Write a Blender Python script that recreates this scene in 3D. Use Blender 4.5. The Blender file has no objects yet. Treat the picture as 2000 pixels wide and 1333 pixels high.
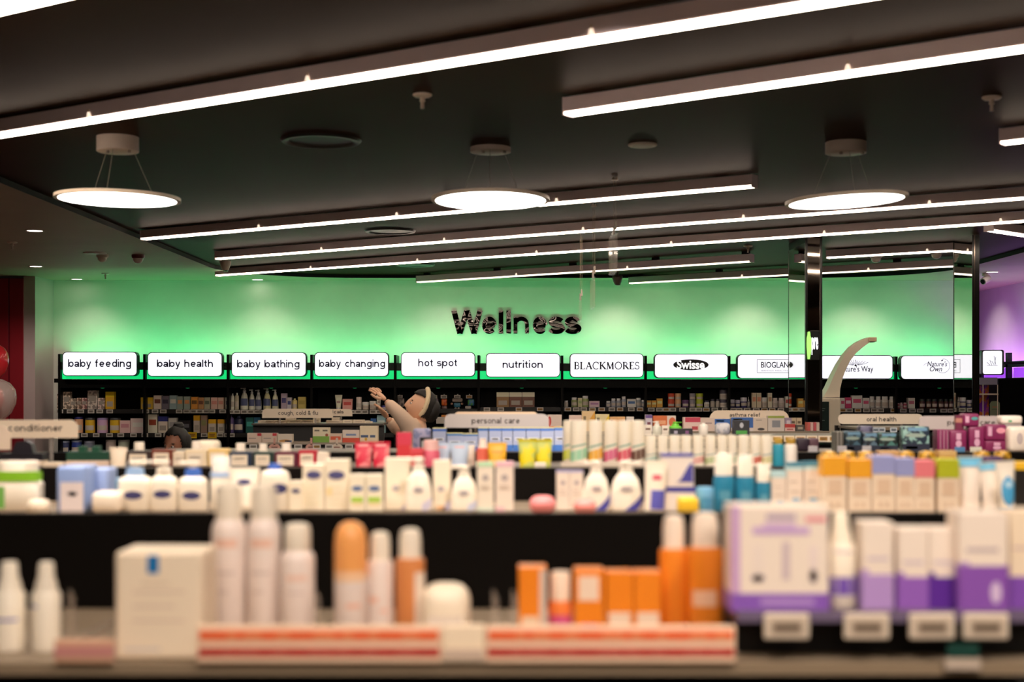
import bpy, bmesh, math, random
from mathutils import Vector, Matrix, Euler

SC = bpy.context.scene
COL = SC.collection
random.seed(7)
PI = math.pi

# ------------------------------------------------------------------ camera
F = 2777.8          # focal length in pixels of the 2000 px wide frame (50 mm on 36 mm)
HY = 760.0          # pixel row of the horizon
EYE = 1.58          # eye height above the floor


def X(px, d):
    return (px - 1000.0) / F * d


def Z(py, d):
    return EYE + (HY - py) / F * d


cam = bpy.data.cameras.new('camera')
cam.lens = 50
cam.sensor_width = 36
cam.shift_y = (HY - 666.5) / 2000.0
cam.clip_start = 0.05
cam.clip_end = 100
cam.dof.use_dof = True
cam.dof.focus_distance = 14.6
cam.dof.aperture_fstop = 2.9
camo = bpy.data.objects.new('camera', cam)
camo.location = (0, 0, EYE)
camo.rotation_euler = (PI / 2, 0, 0)
COL.objects.link(camo)
SC.camera = camo

# ------------------------------------------------------------------ world, exposure, large lights
w = bpy.data.worlds.new('world')
SC.world = w
w.use_nodes = True
w.node_tree.nodes['Background'].inputs[0].default_value = (1.0, 0.86, 0.72, 1)
w.node_tree.nodes['Background'].inputs[1].default_value = 0.02
SC.cycles.caustics_reflective = False
SC.cycles.caustics_refractive = False
SC.view_settings.view_transform = 'Standard'
SC.view_settings.look = 'None'
SC.view_settings.gamma = 1
SC.view_settings.exposure = 0.0
SC.view_settings.use_curve_mapping = False

LINEAR_LAMP = 25.0      # emission of the linear ceiling lamps
DISC_LAMP = 12.0
GREEN_WASH = 44.0
SPOT_WALL = 17.0


def lamp(name, kind, loc, rot, power, col, **kw):
    l = bpy.data.lights.new(name, kind)
    l.energy = power
    l.color = col
    for k, v in kw.items():
        setattr(l, k, v)
    o = bpy.data.objects.new(name, l)
    o.location = loc
    o.rotation_euler = rot
    COL.objects.link(o)
    return o


# green LED wash that runs along the top of the wall shelving and grazes up the wall
lamp('green_led_wash', 'AREA', (X(1010, 15.33), 15.33, Z(716, 15.33)), (math.radians(180 - 14), 0, 0), GREEN_WASH,
     (0.13, 1.0, 0.38), shape='RECTANGLE', size=9.7, size_y=0.07)
# white recessed downlights close to the green wall
for _px in (150, 503, 856, 1209, 1480, 1700):
    lamp('downlight_beam', 'SPOT', (X(_px, 15.0), 15.0, 2.755), (math.radians(24), 0, 0), SPOT_WALL, (1.0, 0.86, 0.74),
         spot_size=math.radians(96), spot_blend=0.9, shadow_soft_size=0.05)
# purple LED wash on the side wall at the far right
lamp('purple_led_wash', 'AREA', (5.45, 15.6, Z(730, 15.6)), (math.radians(180), math.radians(22), 0), 14.0,
     (0.66, 0.28, 1.0), shape='RECTANGLE', size=0.07, size_y=3.0)
for _y in (14.6, 16.6):
    lamp('downlight_beam', 'SPOT', (4.95, _y, 2.755), (0, math.radians(-34), 0), 26, (1.0, 0.88, 0.80),
         spot_size=math.radians(96), spot_blend=0.9, shadow_soft_size=0.05)
for _px, _py in ((68, 450), (70, 520)):
    _d = 1.19 * F / (HY - _py)
    lamp('downlight_beam', 'SPOT', (X(_px, _d), _d, 2.755), (math.radians(22), math.radians(16), 0), 60, (1.0, 0.86, 0.74),
         spot_size=math.radians(100), spot_blend=0.8, shadow_soft_size=0.05)

# unseen warm spots added to brighten products and signs (housings built with the ceiling)
WARM = (1.0, 0.87, 0.77)
ADDED_SPOTS = [(-1.3, 0.9), (-0.1, 0.8), (1.1, 0.9), (-1.1, 2.9), (0.1, 2.75), (1.3, 2.9), (-1.5, 4.1), (1.9, 4.1), (0.3, 4.05)]
for _x, _y in ADDED_SPOTS:
    _far = _y > 4
    _mid = 2 < _y < 4
    lamp('added_spot_beam', 'SPOT', (_x, _y, 2.78), (math.radians(66 if _far else 30 if _mid else 14), 0, 0), 330.0 if _far else 128.0 if _mid else 110.0, WARM,
         spot_size=math.radians(42 if _far else 110), spot_blend=0.9, shadow_soft_size=0.06)

# ------------------------------------------------------------------ materials
MATS = {}


def lin(h):
    h = h.lstrip('#')
    r = []
    for i in (0, 2, 4):
        c = int(h[i:i + 2], 16) / 255.0
        r.append(c / 12.92 if c <= 0.04045 else ((c + 0.055) / 1.055) ** 2.4)
    return r


def M(key):
    """material from a key: 'rrggbb' + optional ':' flags  e<strength> r<roughness%> m metal c clear n noisy p pattern"""
    if key in MATS:
        return MATS[key]
    parts = key.split(':')
    col = lin(parts[0])
    m = bpy.data.materials.new('mat_' + key.replace(':', '_'))
    m.use_nodes = True
    nt = m.node_tree
    b = nt.nodes['Principled BSDF']
    b.inputs['Base Color'].default_value = (*col, 1)
    b.inputs['Roughness'].default_value = 0.42
    pattern = None
    for f in parts[1:]:
        if f[0] == 'e':
            b.inputs['Emission Color'].default_value = (*col, 1)
            b.inputs['Emission Strength'].default_value = float(f[1:])
        elif f[0] == 'r':
            b.inputs['Roughness'].default_value = float(f[1:]) / 100
        elif f == 'm':
            b.inputs['Metallic'].default_value = 1.0
        elif f[0] == 'c':
            b.inputs['Alpha'].default_value = float(f[1:] or 30) / 100
            b.inputs['Roughness'].default_value = 0.12
        elif f[0] == 't':
            b.inputs['Transmission Weight'].default_value = float(f[1:]) / 100
        elif f[0] == 'i':
            b.inputs['IOR'].default_value = float(f[1:]) / 100
        elif f[0] in 'np':
            pattern = f
    if pattern and pattern[0] == 'n':          # fine uneven tone: paint, plaster, board
        n = nt.nodes.new('ShaderNodeTexNoise')
        n.inputs['Scale'].default_value = float(pattern[1:] or 6)
        n.inputs['Detail'].default_value = 4
        r = nt.nodes.new('ShaderNodeValToRGB')
        r.color_ramp.elements[0].color = (*[c * 0.82 for c in col], 1)
        r.color_ramp.elements[1].color = (*[min(1, c * 1.15) for c in col], 1)
        tc = nt.nodes.new('ShaderNodeTexCoord')
        nt.links.new(tc.outputs['Object'], n.inputs['Vector'])
        nt.links.new(n.outputs['Fac'], r.inputs['Fac'])
        nt.links.new(r.outputs['Color'], b.inputs['Base Color'])
    elif pattern and pattern[0] == 'p':        # printed pack: blotches of a second colour p<rrggbb>
        c2 = lin(pattern[1:7])
        sc = float(pattern[7:] or 40)
        n = nt.nodes.new('ShaderNodeTexNoise')
        n.inputs['Scale'].default_value = sc
        n.inputs['Detail'].default_value = 2
        r = nt.nodes.new('ShaderNodeValToRGB')
        r.color_ramp.elements[0].position = 0.47
        r.color_ramp.elements[0].color = (*col, 1)
        r.color_ramp.elements[1].position = 0.56
        r.color_ramp.elements[1].color = (*c2, 1)
        tc = nt.nodes.new('ShaderNodeTexCoord')
        nt.links.new(tc.outputs['Object'], n.inputs['Vector'])
        nt.links.new(n.outputs['Fac'], r.inputs['Fac'])
        nt.links.new(r.outputs['Color'], b.inputs['Base Color'])
    MATS[key] = m
    return m


BLACK = '100d0b:r55:i122'
BLACKG = '100e0d:r40'
WHITE = 'f0e9e0'
CREAM = 'f3e6d2'

# ------------------------------------------------------------------ mesh builder
WL = {}     # world location of parents


class MB:
    def __init__(self):
        self.v = []
        self.f = []
        self.k = []

    def add(self, vs, fs, key):
        o = len(self.v)
        self.v += [tuple(p) for p in vs]
        for f in fs:
            self.f.append([o + i for i in f])
            self.k.append(key)
        return self

    def box(self, x0, x1, y0, y1, z0, z1, key):
        vs = [(x0, y0, z0), (x1, y0, z0), (x1, y1, z0), (x0, y1, z0), (x0, y0, z1), (x1, y0, z1), (x1, y1, z1), (x0, y1, z1)]
        fs = [(0, 3, 2, 1), (4, 5, 6, 7), (0, 1, 5, 4), (1, 2, 6, 5), (2, 3, 7, 6), (3, 0, 4, 7)]
        return self.add(vs, fs, key)

    def rbox(self, x0, x1, y0, y1, z0, z1, r, key, seg=2):
        bm = bmesh.new()
        bmesh.ops.create_cube(bm, size=1)
        for v in bm.verts:
            v.co = Vector(((x0 + x1) / 2 + v.co.x * (x1 - x0), (y0 + y1) / 2 + v.co.y * (y1 - y0), (z0 + z1) / 2 + v.co.z * (z1 - z0)))
        r = min(r, 0.49 * min(x1 - x0, y1 - y0, z1 - z0))
        bmesh.ops.bevel(bm, geom=bm.edges[:], offset=r, segments=seg, affect='EDGES', profile=0.5)
        bm.verts.index_update()
        self.add([v.co[:] for v in bm.verts], [[v.index for v in f.verts] for f in bm.faces], key)
        bm.free()
        return self

    def lathe(self, prof, key, cx=0, cy=0, z=0, r=1, h=1, sy=1.0, n=20, p=2.0):
        """prof: list of (rfrac, zfrac); p > 2 squares the section off"""
        vs = []
        fs = []
        rings = []
        for rf, zf in prof:
            if rf <= 1e-6:
                vs.append((cx, cy, z + zf * h))
                rings.append([len(vs) - 1])
            else:
                ring = []
                for i in range(n):
                    a = 2 * PI * i / n
                    c, s = math.cos(a), math.sin(a)
                    if p != 2.0:
                        q = (abs(c) ** p + abs(s) ** p) ** (-1.0 / p)
                        c, s = c * q, s * q
                    vs.append((cx + r * rf * c, cy + r * rf * s * sy, z + zf * h))
                    ring.append(len(vs) - 1)
                rings.append(ring)
        for a, b in zip(rings, rings[1:]):
            for i in range(n):
                j = (i + 1) % n
                if len(a) == 1 and len(b) == 1:
                    continue
                if len(a) == 1:
                    fs.append((a[0], b[j], b[i])[::-1])
                elif len(b) == 1:
                    fs.append((a[i], a[j], b[0]))
                else:
                    fs.append((a[i], a[j], b[j], b[i]))
        return self.add(vs, fs, key)

    def prism(self, pts, y0, y1, key):
        """outline in x,z extruded along y"""
        n = len(pts)
        vs = [(x, y0, z) for x, z in pts] + [(x, y1, z) for x, z in pts]
        fs = [list(range(n)), list(range(2 * n - 1, n - 1, -1))]
        for i in range(n):
            j = (i + 1) % n
            fs.append((i, i + n, j + n, j))
        return self.add(vs, fs, key)

    def tube(self, path, r, key, n=8):
        path = [Vector(p) for p in path]
        rs = r if isinstance(r, (list, tuple)) else [r] * len(path)
        vs = []
        fs = []
        for i, p in enumerate(path):
            t = (path[min(i + 1, len(path) - 1)] - path[max(i - 1, 0)]).normalized()
            u = t.cross(Vector((0, 0, 1)))
            if u.length < 1e-3:
                u = t.cross(Vector((0, 1, 0)))
            u.normalize()
            v = t.cross(u)
            for k in range(n):
                a = 2 * PI * k / n
                vs.append(tuple(p + (u * math.cos(a) + v * math.sin(a)) * rs[i]))
        for i in range(len(path) - 1):
            for k in range(n):
                j = (k + 1) % n
                fs.append((i * n + k, i * n + j, (i + 1) * n + j, (i + 1) * n + k))
        fs.append(list(range(n))[::-1])
        fs.append([(len(path) - 1) * n + k for k in range(n)])
        return self.add(vs, fs, key)

    def ribbon(self, pts, wd, y, key, w2=None):
        """flat stroke in the x,z plane at depth y"""
        n = len(pts)
        for i in range(n - 1):
            (xa, za), (xb, zb) = pts[i], pts[i + 1]
            dx, dz = xb - xa, zb - za
            L = math.hypot(dx, dz) or 1
            ww = wd if w2 is None else wd + (w2 - wd) * i / max(1, n - 2)
            nx, nz = -dz / L * ww / 2, dx / L * ww / 2
            self.add([(xa + nx, y, za + nz), (xa - nx, y, za - nz), (xb - nx, y, zb - nz), (xb + nx, y, zb + nz)], [(0, 1, 2, 3)], key)
        return self

    def build(self, name, parent=None, smooth=False, local=False, offset=None, recalc=True):
        me = bpy.data.meshes.new(name)
        off = Vector((0, 0, 0))
        if not local and parent is not None:
            off = WL[parent.name]
        if offset is not None:
            off = Vector(offset)
        me.from_pydata([tuple(Vector(p) - off) for p in self.v], [], self.f)
        keys = []
        for k in self.k:
            if k not in keys:
                keys.append(k)
        for k in keys:
            me.materials.append(M(k))
        idx = {k: i for i, k in enumerate(keys)}
        for p, k in zip(me.polygons, self.k):
            p.material_index = idx[k]
            p.use_smooth = smooth
        if recalc:
            bm = bmesh.new()
            bm.from_mesh(me)
            bmesh.ops.recalc_face_normals(bm, faces=bm.faces[:])
            bm.to_mesh(me)
            bm.free()
        if smooth:
            try:
                me.set_sharp_from_angle(angle=math.radians(38))
            except Exception:
                pass
        o = bpy.data.objects.new(name, me)
        COL.objects.link(o)
        o.parent = parent
        if offset is not None and parent is None:
            o.location = off
        elif offset is not None:
            o.location = off - WL[parent.name]
        WL[o.name] = off.copy() if (parent is None or offset is not None) else WL[parent.name].copy()
        return o


REG = []


def tag(o, label, cat, group=None, px=None, kind=None):
    o['label'] = label
    o['category'] = cat
    if group:
        o['group'] = group
    if kind:
        o['kind'] = kind
    REG.append((o, label, px if px is not None else o.location.x / max(0.5, o.location.y), group))
    return o


def thing(name, label, cat, loc, group=None, rot=None, px=None):
    o = bpy.data.objects.new(name, None)
    o.empty_display_size = 0.05
    o.location = loc
    if rot:
        o.rotation_euler = rot
    COL.objects.link(o)
    WL[o.name] = Vector(loc)
    return tag(o, label, cat, group, px)


def struct(o):
    o['kind'] = 'structure'
    return o


def rrect(x0, x1, z0, z1, r, n=5, corners=(1, 1, 1, 1)):
    """rounded rectangle outline, corners: bottom-left, bottom-right, top-right, top-left"""
    pts = []
    for (cx, cz, a0), on in zip(((x0 + r, z0 + r, PI), (x1 - r, z0 + r, 1.5 * PI), (x1 - r, z1 - r, 0), (x0 + r, z1 - r, PI / 2)), corners):
        if on:
            for i in range(n + 1):
                a = a0 + PI / 2 * i / n
                pts.append((cx + r * math.cos(a), cz + r * math.sin(a)))
        else:
            sx = x0 if cx == x0 + r else x1
            sz = z0 if cz == z0 + r else z1
            pts.append((sx, sz))
    return pts


def text_part(txt, parent, px0, px1, zc, d, key, bold=0.0, thick=0.002, height=None, shear=0.0, name='lettering', spacing=1.0, side=1):
    """lettering as thin solid letters, fitted between two pixel columns, centred on height zc (baseline box)"""
    cu = bpy.data.curves.new(name, 'FONT')
    cu.body = txt
    cu.size = 1.0
    cu.offset = bold
    cu.extrude = 0.001
    cu.shear = shear
    cu.space_character = spacing
    cu.resolution_u = 4
    ob = bpy.data.objects.new('tmp', cu)
    COL.objects.link(ob)
    dg = bpy.context.evaluated_depsgraph_get()
    me = bpy.data.meshes.new_from_object(ob.evaluated_get(dg))
    bpy.data.objects.remove(ob)
    xs = [v.co.x for v in me.vertices]
    zs = [v.co.y for v in me.vertices]
    x0, x1, z0, z1 = min(xs), max(xs), min(zs), max(zs)
    W = X(px1, d) - X(px0, d)
    s = W / (x1 - x0)
    sz = s if height is None else height / (z1 - z0)
    off = WL[parent.name]
    for v in me.vertices:
        x, yv, zz = v.co
        v.co = (X(px0, d) + (x - x0) * s - off.x, d + (-thick if zz > 0 else 0) - off.y, zc + (yv - (z0 + z1) / 2) * sz - off.z)
    me.materials.clear()
    me.materials.append(M(key))
    for p in me.polygons:
        p.material_index = 0
    bm = bmesh.new()
    bm.from_mesh(me)
    bmesh.ops.recalc_face_normals(bm, faces=bm.faces[:])
    bm.to_mesh(me)
    bm.free()
    o = bpy.data.objects.new(name, me)
    COL.objects.link(o)
    o.parent = parent
    WL[o.name] = off
    return o



# ------------------------------------------------------------------ drawn sans serif lettering (solid monoline strokes)
def arc(cx, cz, rx, rz, a0, a1, n=12):
    return [(cx + rx * math.cos(math.radians(a0 + (a1 - a0) * i / n)), cz + rz * math.sin(math.radians(a0 + (a1 - a0) * i / n))) for i in range(n + 1)]


def glyph(c, w):
    h = w / 2
    xh = 0.5 - h                    # centre line of the x-height
    B = arc(.25 + h, .25, .25 - h, .25 - h, 0, 360, 24)
    L, Rr = h, .5                   # stems
    n2 = .42 + h * .4
    if c == 'b': return [[(L, 0), (L, .72)], B], .5 + h
    if c == 'd': return [[(.5, 0), (.5, .72)], B], .5 + h
    if c == 'p': return [[(L, -.2), (L, .5)], B], .5 + h
    if c == 'g': return [[(.5, .5), (.5, -.04)] + arc(.27, -.04, .23, .17 - h, 0, -150)[1:], B], .5 + h
    if c == 'o': return [B], .5 + h
    if c == 'c': return [arc(.25 + h, .25, .25 - h, .25 - h, 48, 312, 20)], .46 + h
    if c == 'e': return [arc(.25 + h, .25, .25 - h, .25 - h, 0, 318, 22), [(2 * h * .8, .25), (.5, .25)]], .5 + h
    if c == 'a': return [[(.42, 0), (.42, .33)] + arc(.24, .33, .18, xh - .33, 0, 165)[1:], arc(.21, .145, .21 - h, .145 - h, 0, 360, 18), [(.3, .285), (.42, .29)]], .42 + h
    if c == 'f': return [[(.14, 0), (.14, .58)] + arc(.26, .58, .12, .14 - h, 180, 80, 6)[1:], [(0, .5 - h), (.28, .5 - h)]], .3
    if c == 't': return [[(.14, .64), (.14, .12)] + arc(.26, .12, .12, .12 - h, 180, 275, 6)[1:], [(0, .5 - h), (.28, .5 - h)]], .3
    if c == 'h': return [[(L, 0), (L, .72)], arc((L + n2) / 2, .27, (n2 - L) / 2, xh - .27, 180, 0) + [(n2, 0)]], n2 + h
    if c == 'n': return [[(L, 0), (L, .5)], arc((L + n2) / 2, .27, (n2 - L) / 2, xh - .27, 180, 0) + [(n2, 0)]], n2 + h
    if c == 'u': return [[(L, .5)] + arc((L + n2) / 2, .23, (n2 - L) / 2, .23 - h, 180, 360), [(n2, .5), (n2, 0)]], n2 + h
    if c == 'm':
        q = .33
        return [[(L, 0), (L, .5)], arc(L + q / 2, .29, q / 2, xh - .29, 180, 0) + [(L + q, 0)], arc(L + 1.5 * q, .29, q / 2, xh - .29, 180, 0) + [(L + 2 * q, 0)]], L + 2 * q + h
    if c == 'r': return [[(L, 0), (L, .5)], arc(.2 + h, .27, .2, xh - .27, 180, 75, 7)], .27 + h
    if c == 'i': return [[(L, 0), (L, .5)], [(L, .62), (L, .72)]], 2 * h
    if c == 'l': return [[(L, 0), (L, .72)]], 2 * h
    if c == 's':
        r1 = (.5 - 2 * h) / 4
        up = arc(.21, .5 - h - r1, .18 - h * .3, r1, 20, 262, 14)
        dn = arc(.21, h + r1, .205 - h * .3, r1, 82, -160, 14)
        return [up + dn], .42
    if c == 'y': return [[(.04, .5), (.235, .02)], [(.43, .5), (.2, -.12), (.15, -.18), (.04, -.175)]], .47
    if c == 'W': return [[(.05, .72), (.22, 0)], [(.22, 0), (.42, .72)], [(.42, .72), (.62, 0)], [(.62, 0), (.79, .72)]], .84
    if c == '&': return [arc(.25, .58, .12, .14 - h, 0, 360, 14), arc(.24, .18, .22 - h, .18 - h, 75, 330, 14), [(.17, .5), (.52, .0)], [(.42, .12), (.5, .3)]], .54
    if c == ',': return [[(.07, .07), (.03, -.1)]], .12
    return [], .26


def sans(txt, parent, px0, px1, ytop, ybase, d, key, w=0.1, thick=0.002, gap=0.075, name='lettering', frac=0.72):
    glyphs = [glyph(c, w) for c in txt]
    tot = sum(g[1] for g in glyphs) + gap * (len(txt) - 1)
    sx = (X(px1, d) - X(px0, d)) / tot
    sz = (Z(ytop, d) - Z(ybase, d)) / frac
    zb = Z(ybase, d)
    x = X(px0, d)
    h = w / 2
    for strokes, adv in glyphs:
        m = MB()
        for pts in strokes:
            closed = len(pts) > 3 and abs(pts[0][0] - pts[-1][0]) + abs(pts[0][1] - pts[-1][1]) < 1e-6
            q = pts[:-1] if closed else pts
            n = len(q)
            lf, rt = [], []
            for i in range(n):
                a = q[i - 1] if (closed or i > 0) else q[i]
                b = q[(i + 1) % n] if (closed or i < n - 1) else q[i]
                dx, dz = b[0] - a[0], b[1] - a[1]
                l = math.hypot(dx, dz) or 1
                nx, nz = -dz / l * h, dx / l * h
                lf.append((x + (q[i][0] + nx) * sx, zb + (q[i][1] + nz) * sz))
                rt.append((x + (q[i][0] - nx) * sx, zb + (q[i][1] - nz) * sz))
            cnt = n if closed else n - 1
            for i in range(cnt):
                j = (i + 1) % n
                quad = [lf[i], rt[i], rt[j], lf[j]]
                vs = [(u, d - thick, v) for u, v in quad] + [(u, d, v) for u, v in quad]
                m.add(vs, [(0, 1, 2, 3), (0, 3, 7, 4), (1, 5, 6, 2)] + ([(0, 4, 5, 1), (3, 2, 6, 7)] if not closed and i in (0, cnt - 1) else []), key)
        if strokes:
            m.build('letter', parent)
        x += (adv + gap) * sx


# ------------------------------------------------------------------ room shell
ZC = EYE + 1.225        # recessed ceiling panel
ZS = EYE + 1.19         # surrounding ceiling
YB = 15.6               # green wall

o = MB().box(-9, 9, -6, 20, -0.1, 0.0, '6b6258:n3:r35').build('floor')
struct(o)
# ceiling: surround with a rounded opening, recessed panel and black reveal
xl, xr, yn, yf, rad = -2.95, 4.45, -4.5, 15.23, 1.35
loop = []
for cx, cy, a0 in ((xl + 0.3, yn + 0.3, PI), (xr - 0.3, yn + 0.3, 1.5 * PI)):
    for i in range(5):
        a = a0 + PI / 2 * i / 4
        loop.append((cx + 0.3 * math.cos(a), cy + 0.3 * math.sin(a)))
for cx, cy, a0 in ((xr - rad, yf - rad, 0), (xl + rad, yf - rad, PI / 2)):
    for i in range(13):
        a = a0 + PI / 2 * i / 12
        loop.append((cx + rad * math.cos(a), cy + rad * math.sin(a)))
bm = bmesh.new()
iv = [bm.verts.new((x, y, ZS)) for x, y in loop]
ov = [bm.verts.new(p) for p in ((-9, -6, ZS), (9, -6, ZS), (9, 20, ZS), (-9, 20, ZS))]
ed = [bm.edges.new((iv[i], iv[(i + 1) % len(iv)])) for i in range(len(iv))]
ed += [bm.edges.new((ov[i], ov[(i + 1) % 4])) for i in range(4)]
bmesh.ops.triangle_fill(bm, use_beauty=True, use_dissolve=False, edges=ed)
for f in bm.faces:
    if f.normal.z > 0:
        f.normal_flip()
me = bpy.data.meshes.new('ceiling')
bm.to_mesh(me)
bm.free()
me.materials.append(M('b09a86:n2:r60'))
ceil = bpy.data.objects.new('ceiling', me)
COL.objects.link(ceil)
WL[ceil.name] = Vector((0, 0, 0))
struct(ceil)
mb = MB()
n = len(loop)
mb.add([(x, y, ZC) for x, y in loop], [list(range(n))[::-1]], '33200f:n1.5:r46:i108')
mb.build('recessed_panel', ceil, recalc=False)
mb = MB()
inner = [(x, y) for x, y in loop]
vs = [(x, y, ZS - 0.002) for x, y in inner] + [(x, y, ZC) for x, y in inner]
mb.add(vs, [(i, (i + 1) % n, (i + 1) % n + n, i + n) for i in range(n)], '060505:r80')
mb.build('shadow_gap', ceil)
o = MB().box(-9, 9, -6, 20, ZC + 0.02, ZC + 0.1, BLACK).build('roof_slab', ceil)

# walls
struct(MB().box(-5.03, 5.08, YB, YB + 0.12, 0, ZS, 'e9e6dc:n2:r55').build('wall_back'))
struct(MB().box(-5.15, -5.03, 15.0, YB + 0.12, 0, ZS, 'c8b2b0:r12').build('wall_return'))
wl = MB()
wl.box(-9, -5.15, 15.0, 15.12, 0, ZS - 0.02, '6a1226:r22')
wlo = struct(wl.build('wall_left_front'))
for a, b in ((-9, -6.9), (-6.88, -5.31), (-5.295, -5.15)):
    MB().rbox(a, b, 14.985, 15.0, 0, ZS - 0.025, 0.002, '94262f:r22:i135').build('wall_panel', wlo)
struct(MB().box(-9.12, -9, -6, 15.12, 0, ZS, '74142b:r40').build('wall_left'))
struct(MB().box(5.7, 5.82, 10.5, 18.6, 0, ZS, 'e6e0dc:n2:r55').build('wall_right'))
struct(MB().box(5.0, 5.82, 18.6, 18.72, 0, ZS, 'e6e0dc:r55').build('wall_far_right'))
struct(MB().box(9, 9.12, -6, 20, 0, ZS, '5a5048:r60').build('wall_side'))
struct(MB().box(-9, 9, -6.12, -6, 0, ZS, '5a5048:r60').build('wall_rear'))

# ------------------------------------------------------------------ ceiling lamps
LZ = 1.145
ZL = EYE + LZ
GLOW = 'ffe9d2:e%g' % LINEAR_LAMP
HOUSE = 'eedadc:r45'


def linear(p0, p1, label, joints=(), glow=None, lz=None):
    """a suspended linear lamp; p0, p1: pixel ends of its lower edge"""
    ends = []
    for px, py in (p0, p1):
        d = (lz or LZ) * F / (HY - py)
        ends.append(Vector((X(px, d), d, EYE + (lz or LZ))))
    sh = (ends[1] - ends[0]).normalized() * 0.055
    linear3(ends[0] + sh, ends[1] + sh, label, joints, glow or GLOW)


def linear3(a, b, label, joints=(), glow=None):
    glow = glow or GLOW
    L = (b - a).length
    u = (b - a).normalized()
    ang = math.atan2(u.y, u.x)
    t = thing('linear_lamp', label, 'ceiling lamp', a, 'linear ceiling lamps', rot=(0, 0, ang))
    MB().rbox(0, L, -0.08, 0.0, 0.012, 0.074, 0.004, HOUSE, 1).build('housing', t, local=True)
    MB().box(0.006, L - 0.006, -0.072, -0.008, 0.003, 0.012, glow).build('diffuser', t, local=True)
    for e in (0, L):
        MB().rbox(e - 0.004, e + 0.004, -0.081, 0.001, -0.001, 0.075, 0.002, HOUSE, 1).build('end_cap', t, local=True)
    # joint wedges where two lamp modules meet
    js = joints or [0.9 + 1.5 * i for i in range(int((L - 0.9) / 1.5) + 1)]
    for s in js:
        if s < L - 0.05:
            m = MB()
            m.prism([(s - 0.011, 0.010), (s + 0.011, 0.010), (s + 0.0045, 0.034), (s - 0.0045, 0.034)], -0.086, -0.08, 'ffe6cc:e1.2')
            m.build('joint_wedge', t, local=True)
            m = MB()
            m.lathe([(0, 0), (1, 0.0), (1, 1), (0, 1)], 'e8d2bc:r40', cx=s, cy=-0.083, z=0.034, r=0.0045, h=0.012, n=8)
            m.build('joint_pin', t, local=True)
    k = 0.12
    while k < L:
        MB().box(k - 0.035, k + 0.035, -0.055, -0.025, 0.074, ZC - a.z, BLACK).build('ceiling_bracket', t, local=True)
        k += 0.95


def jpos(p0, p1, pxs):
    """distances along a lamp for joints seen at given pixel columns"""
    (xa, ya), (xb, yb) = p0, p1
    out = []
    A, B = [Vector((X(px, LZ * F / (HY - py)), LZ * F / (HY - py), 0)) for px, py in (p0, p1)]
    for px in pxs:
        k = (px - 1000) / F
        dx, dy = B.x - A.x, B.y - A.y
        s = (k * A.y - A.x) / (dx - k * dy)
        out.append(s * (B - A).length)
    return out


LAMPS = [
    ((-260, 314), (1990, -42), 'longest linear ceiling lamp crossing the whole upper frame', (187, 608, 1152)),
    ((1100, 233), (2200, 77), 'second nearest linear ceiling lamp running off the right edge', (1647,)),
    ((280, 471), (1462, 370), 'linear ceiling lamp above the left and centre disc pendants, both ends in view', (510, 777, 1086)),
    ((424, 509), (2120, 383), 'linear ceiling lamp passing just under the right disc pendant', (631, 869, 1138, 1448, 1807)),
    ((424, 541), (2120, 428), 'linear ceiling lamp ending above the round white speaker, running right', (610, 817, 1048, 1309, 1605, 1946)),
    ((815, 554), (1462, 514), 'short linear ceiling lamp above the large dark wall lettering', (1006, 1217)),
    ((1227, 556), (1863, 523), 'farthest linear ceiling lamp, running behind the mirrored column', (1443, 1683)),
    ((1609, 507), (1861, 493), 'short linear ceiling lamp between the two mirrored columns', ()),
    ((1942, 288), (2180, 262), 'linear ceiling lamp with only its blunt end at the right edge', ()),
    ((-420, 131), (260, -25), 'linear ceiling lamp cutting the top left corner', ()),
]
for p0, p1, lab, js in LAMPS:
    far = 'farthest' in lab or 'above the large dark' in lab
    linear(p0, p1, lab, jpos(p0, p1, js) if js else (), 'ffe9d2:e3' if far else 'ffe9d2:e19' if 'just under' in lab or 'ending above' in lab or 'between the two' in lab else None, 1.125 if far else None)
linear(( 1914, 452), (2090, 478), 'linear ceiling lamp sloping the other way behind the right column')
# the same lamp rows go on over and behind the viewpoint
_u = Vector((-0.828, 0.561, 0))
for _off, _lab in ((1.55, 'linear ceiling lamp above the front gondola'), (-0.2, 'linear ceiling lamp overhead behind the nearest shelf'),
                   (-2.0, 'rearmost linear ceiling lamp near the shop entrance')):
    _c = Vector((0.4, _off, ZL))
    linear3(_c + _u * 2.6, _c - _u * 2.6, _lab)


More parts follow.
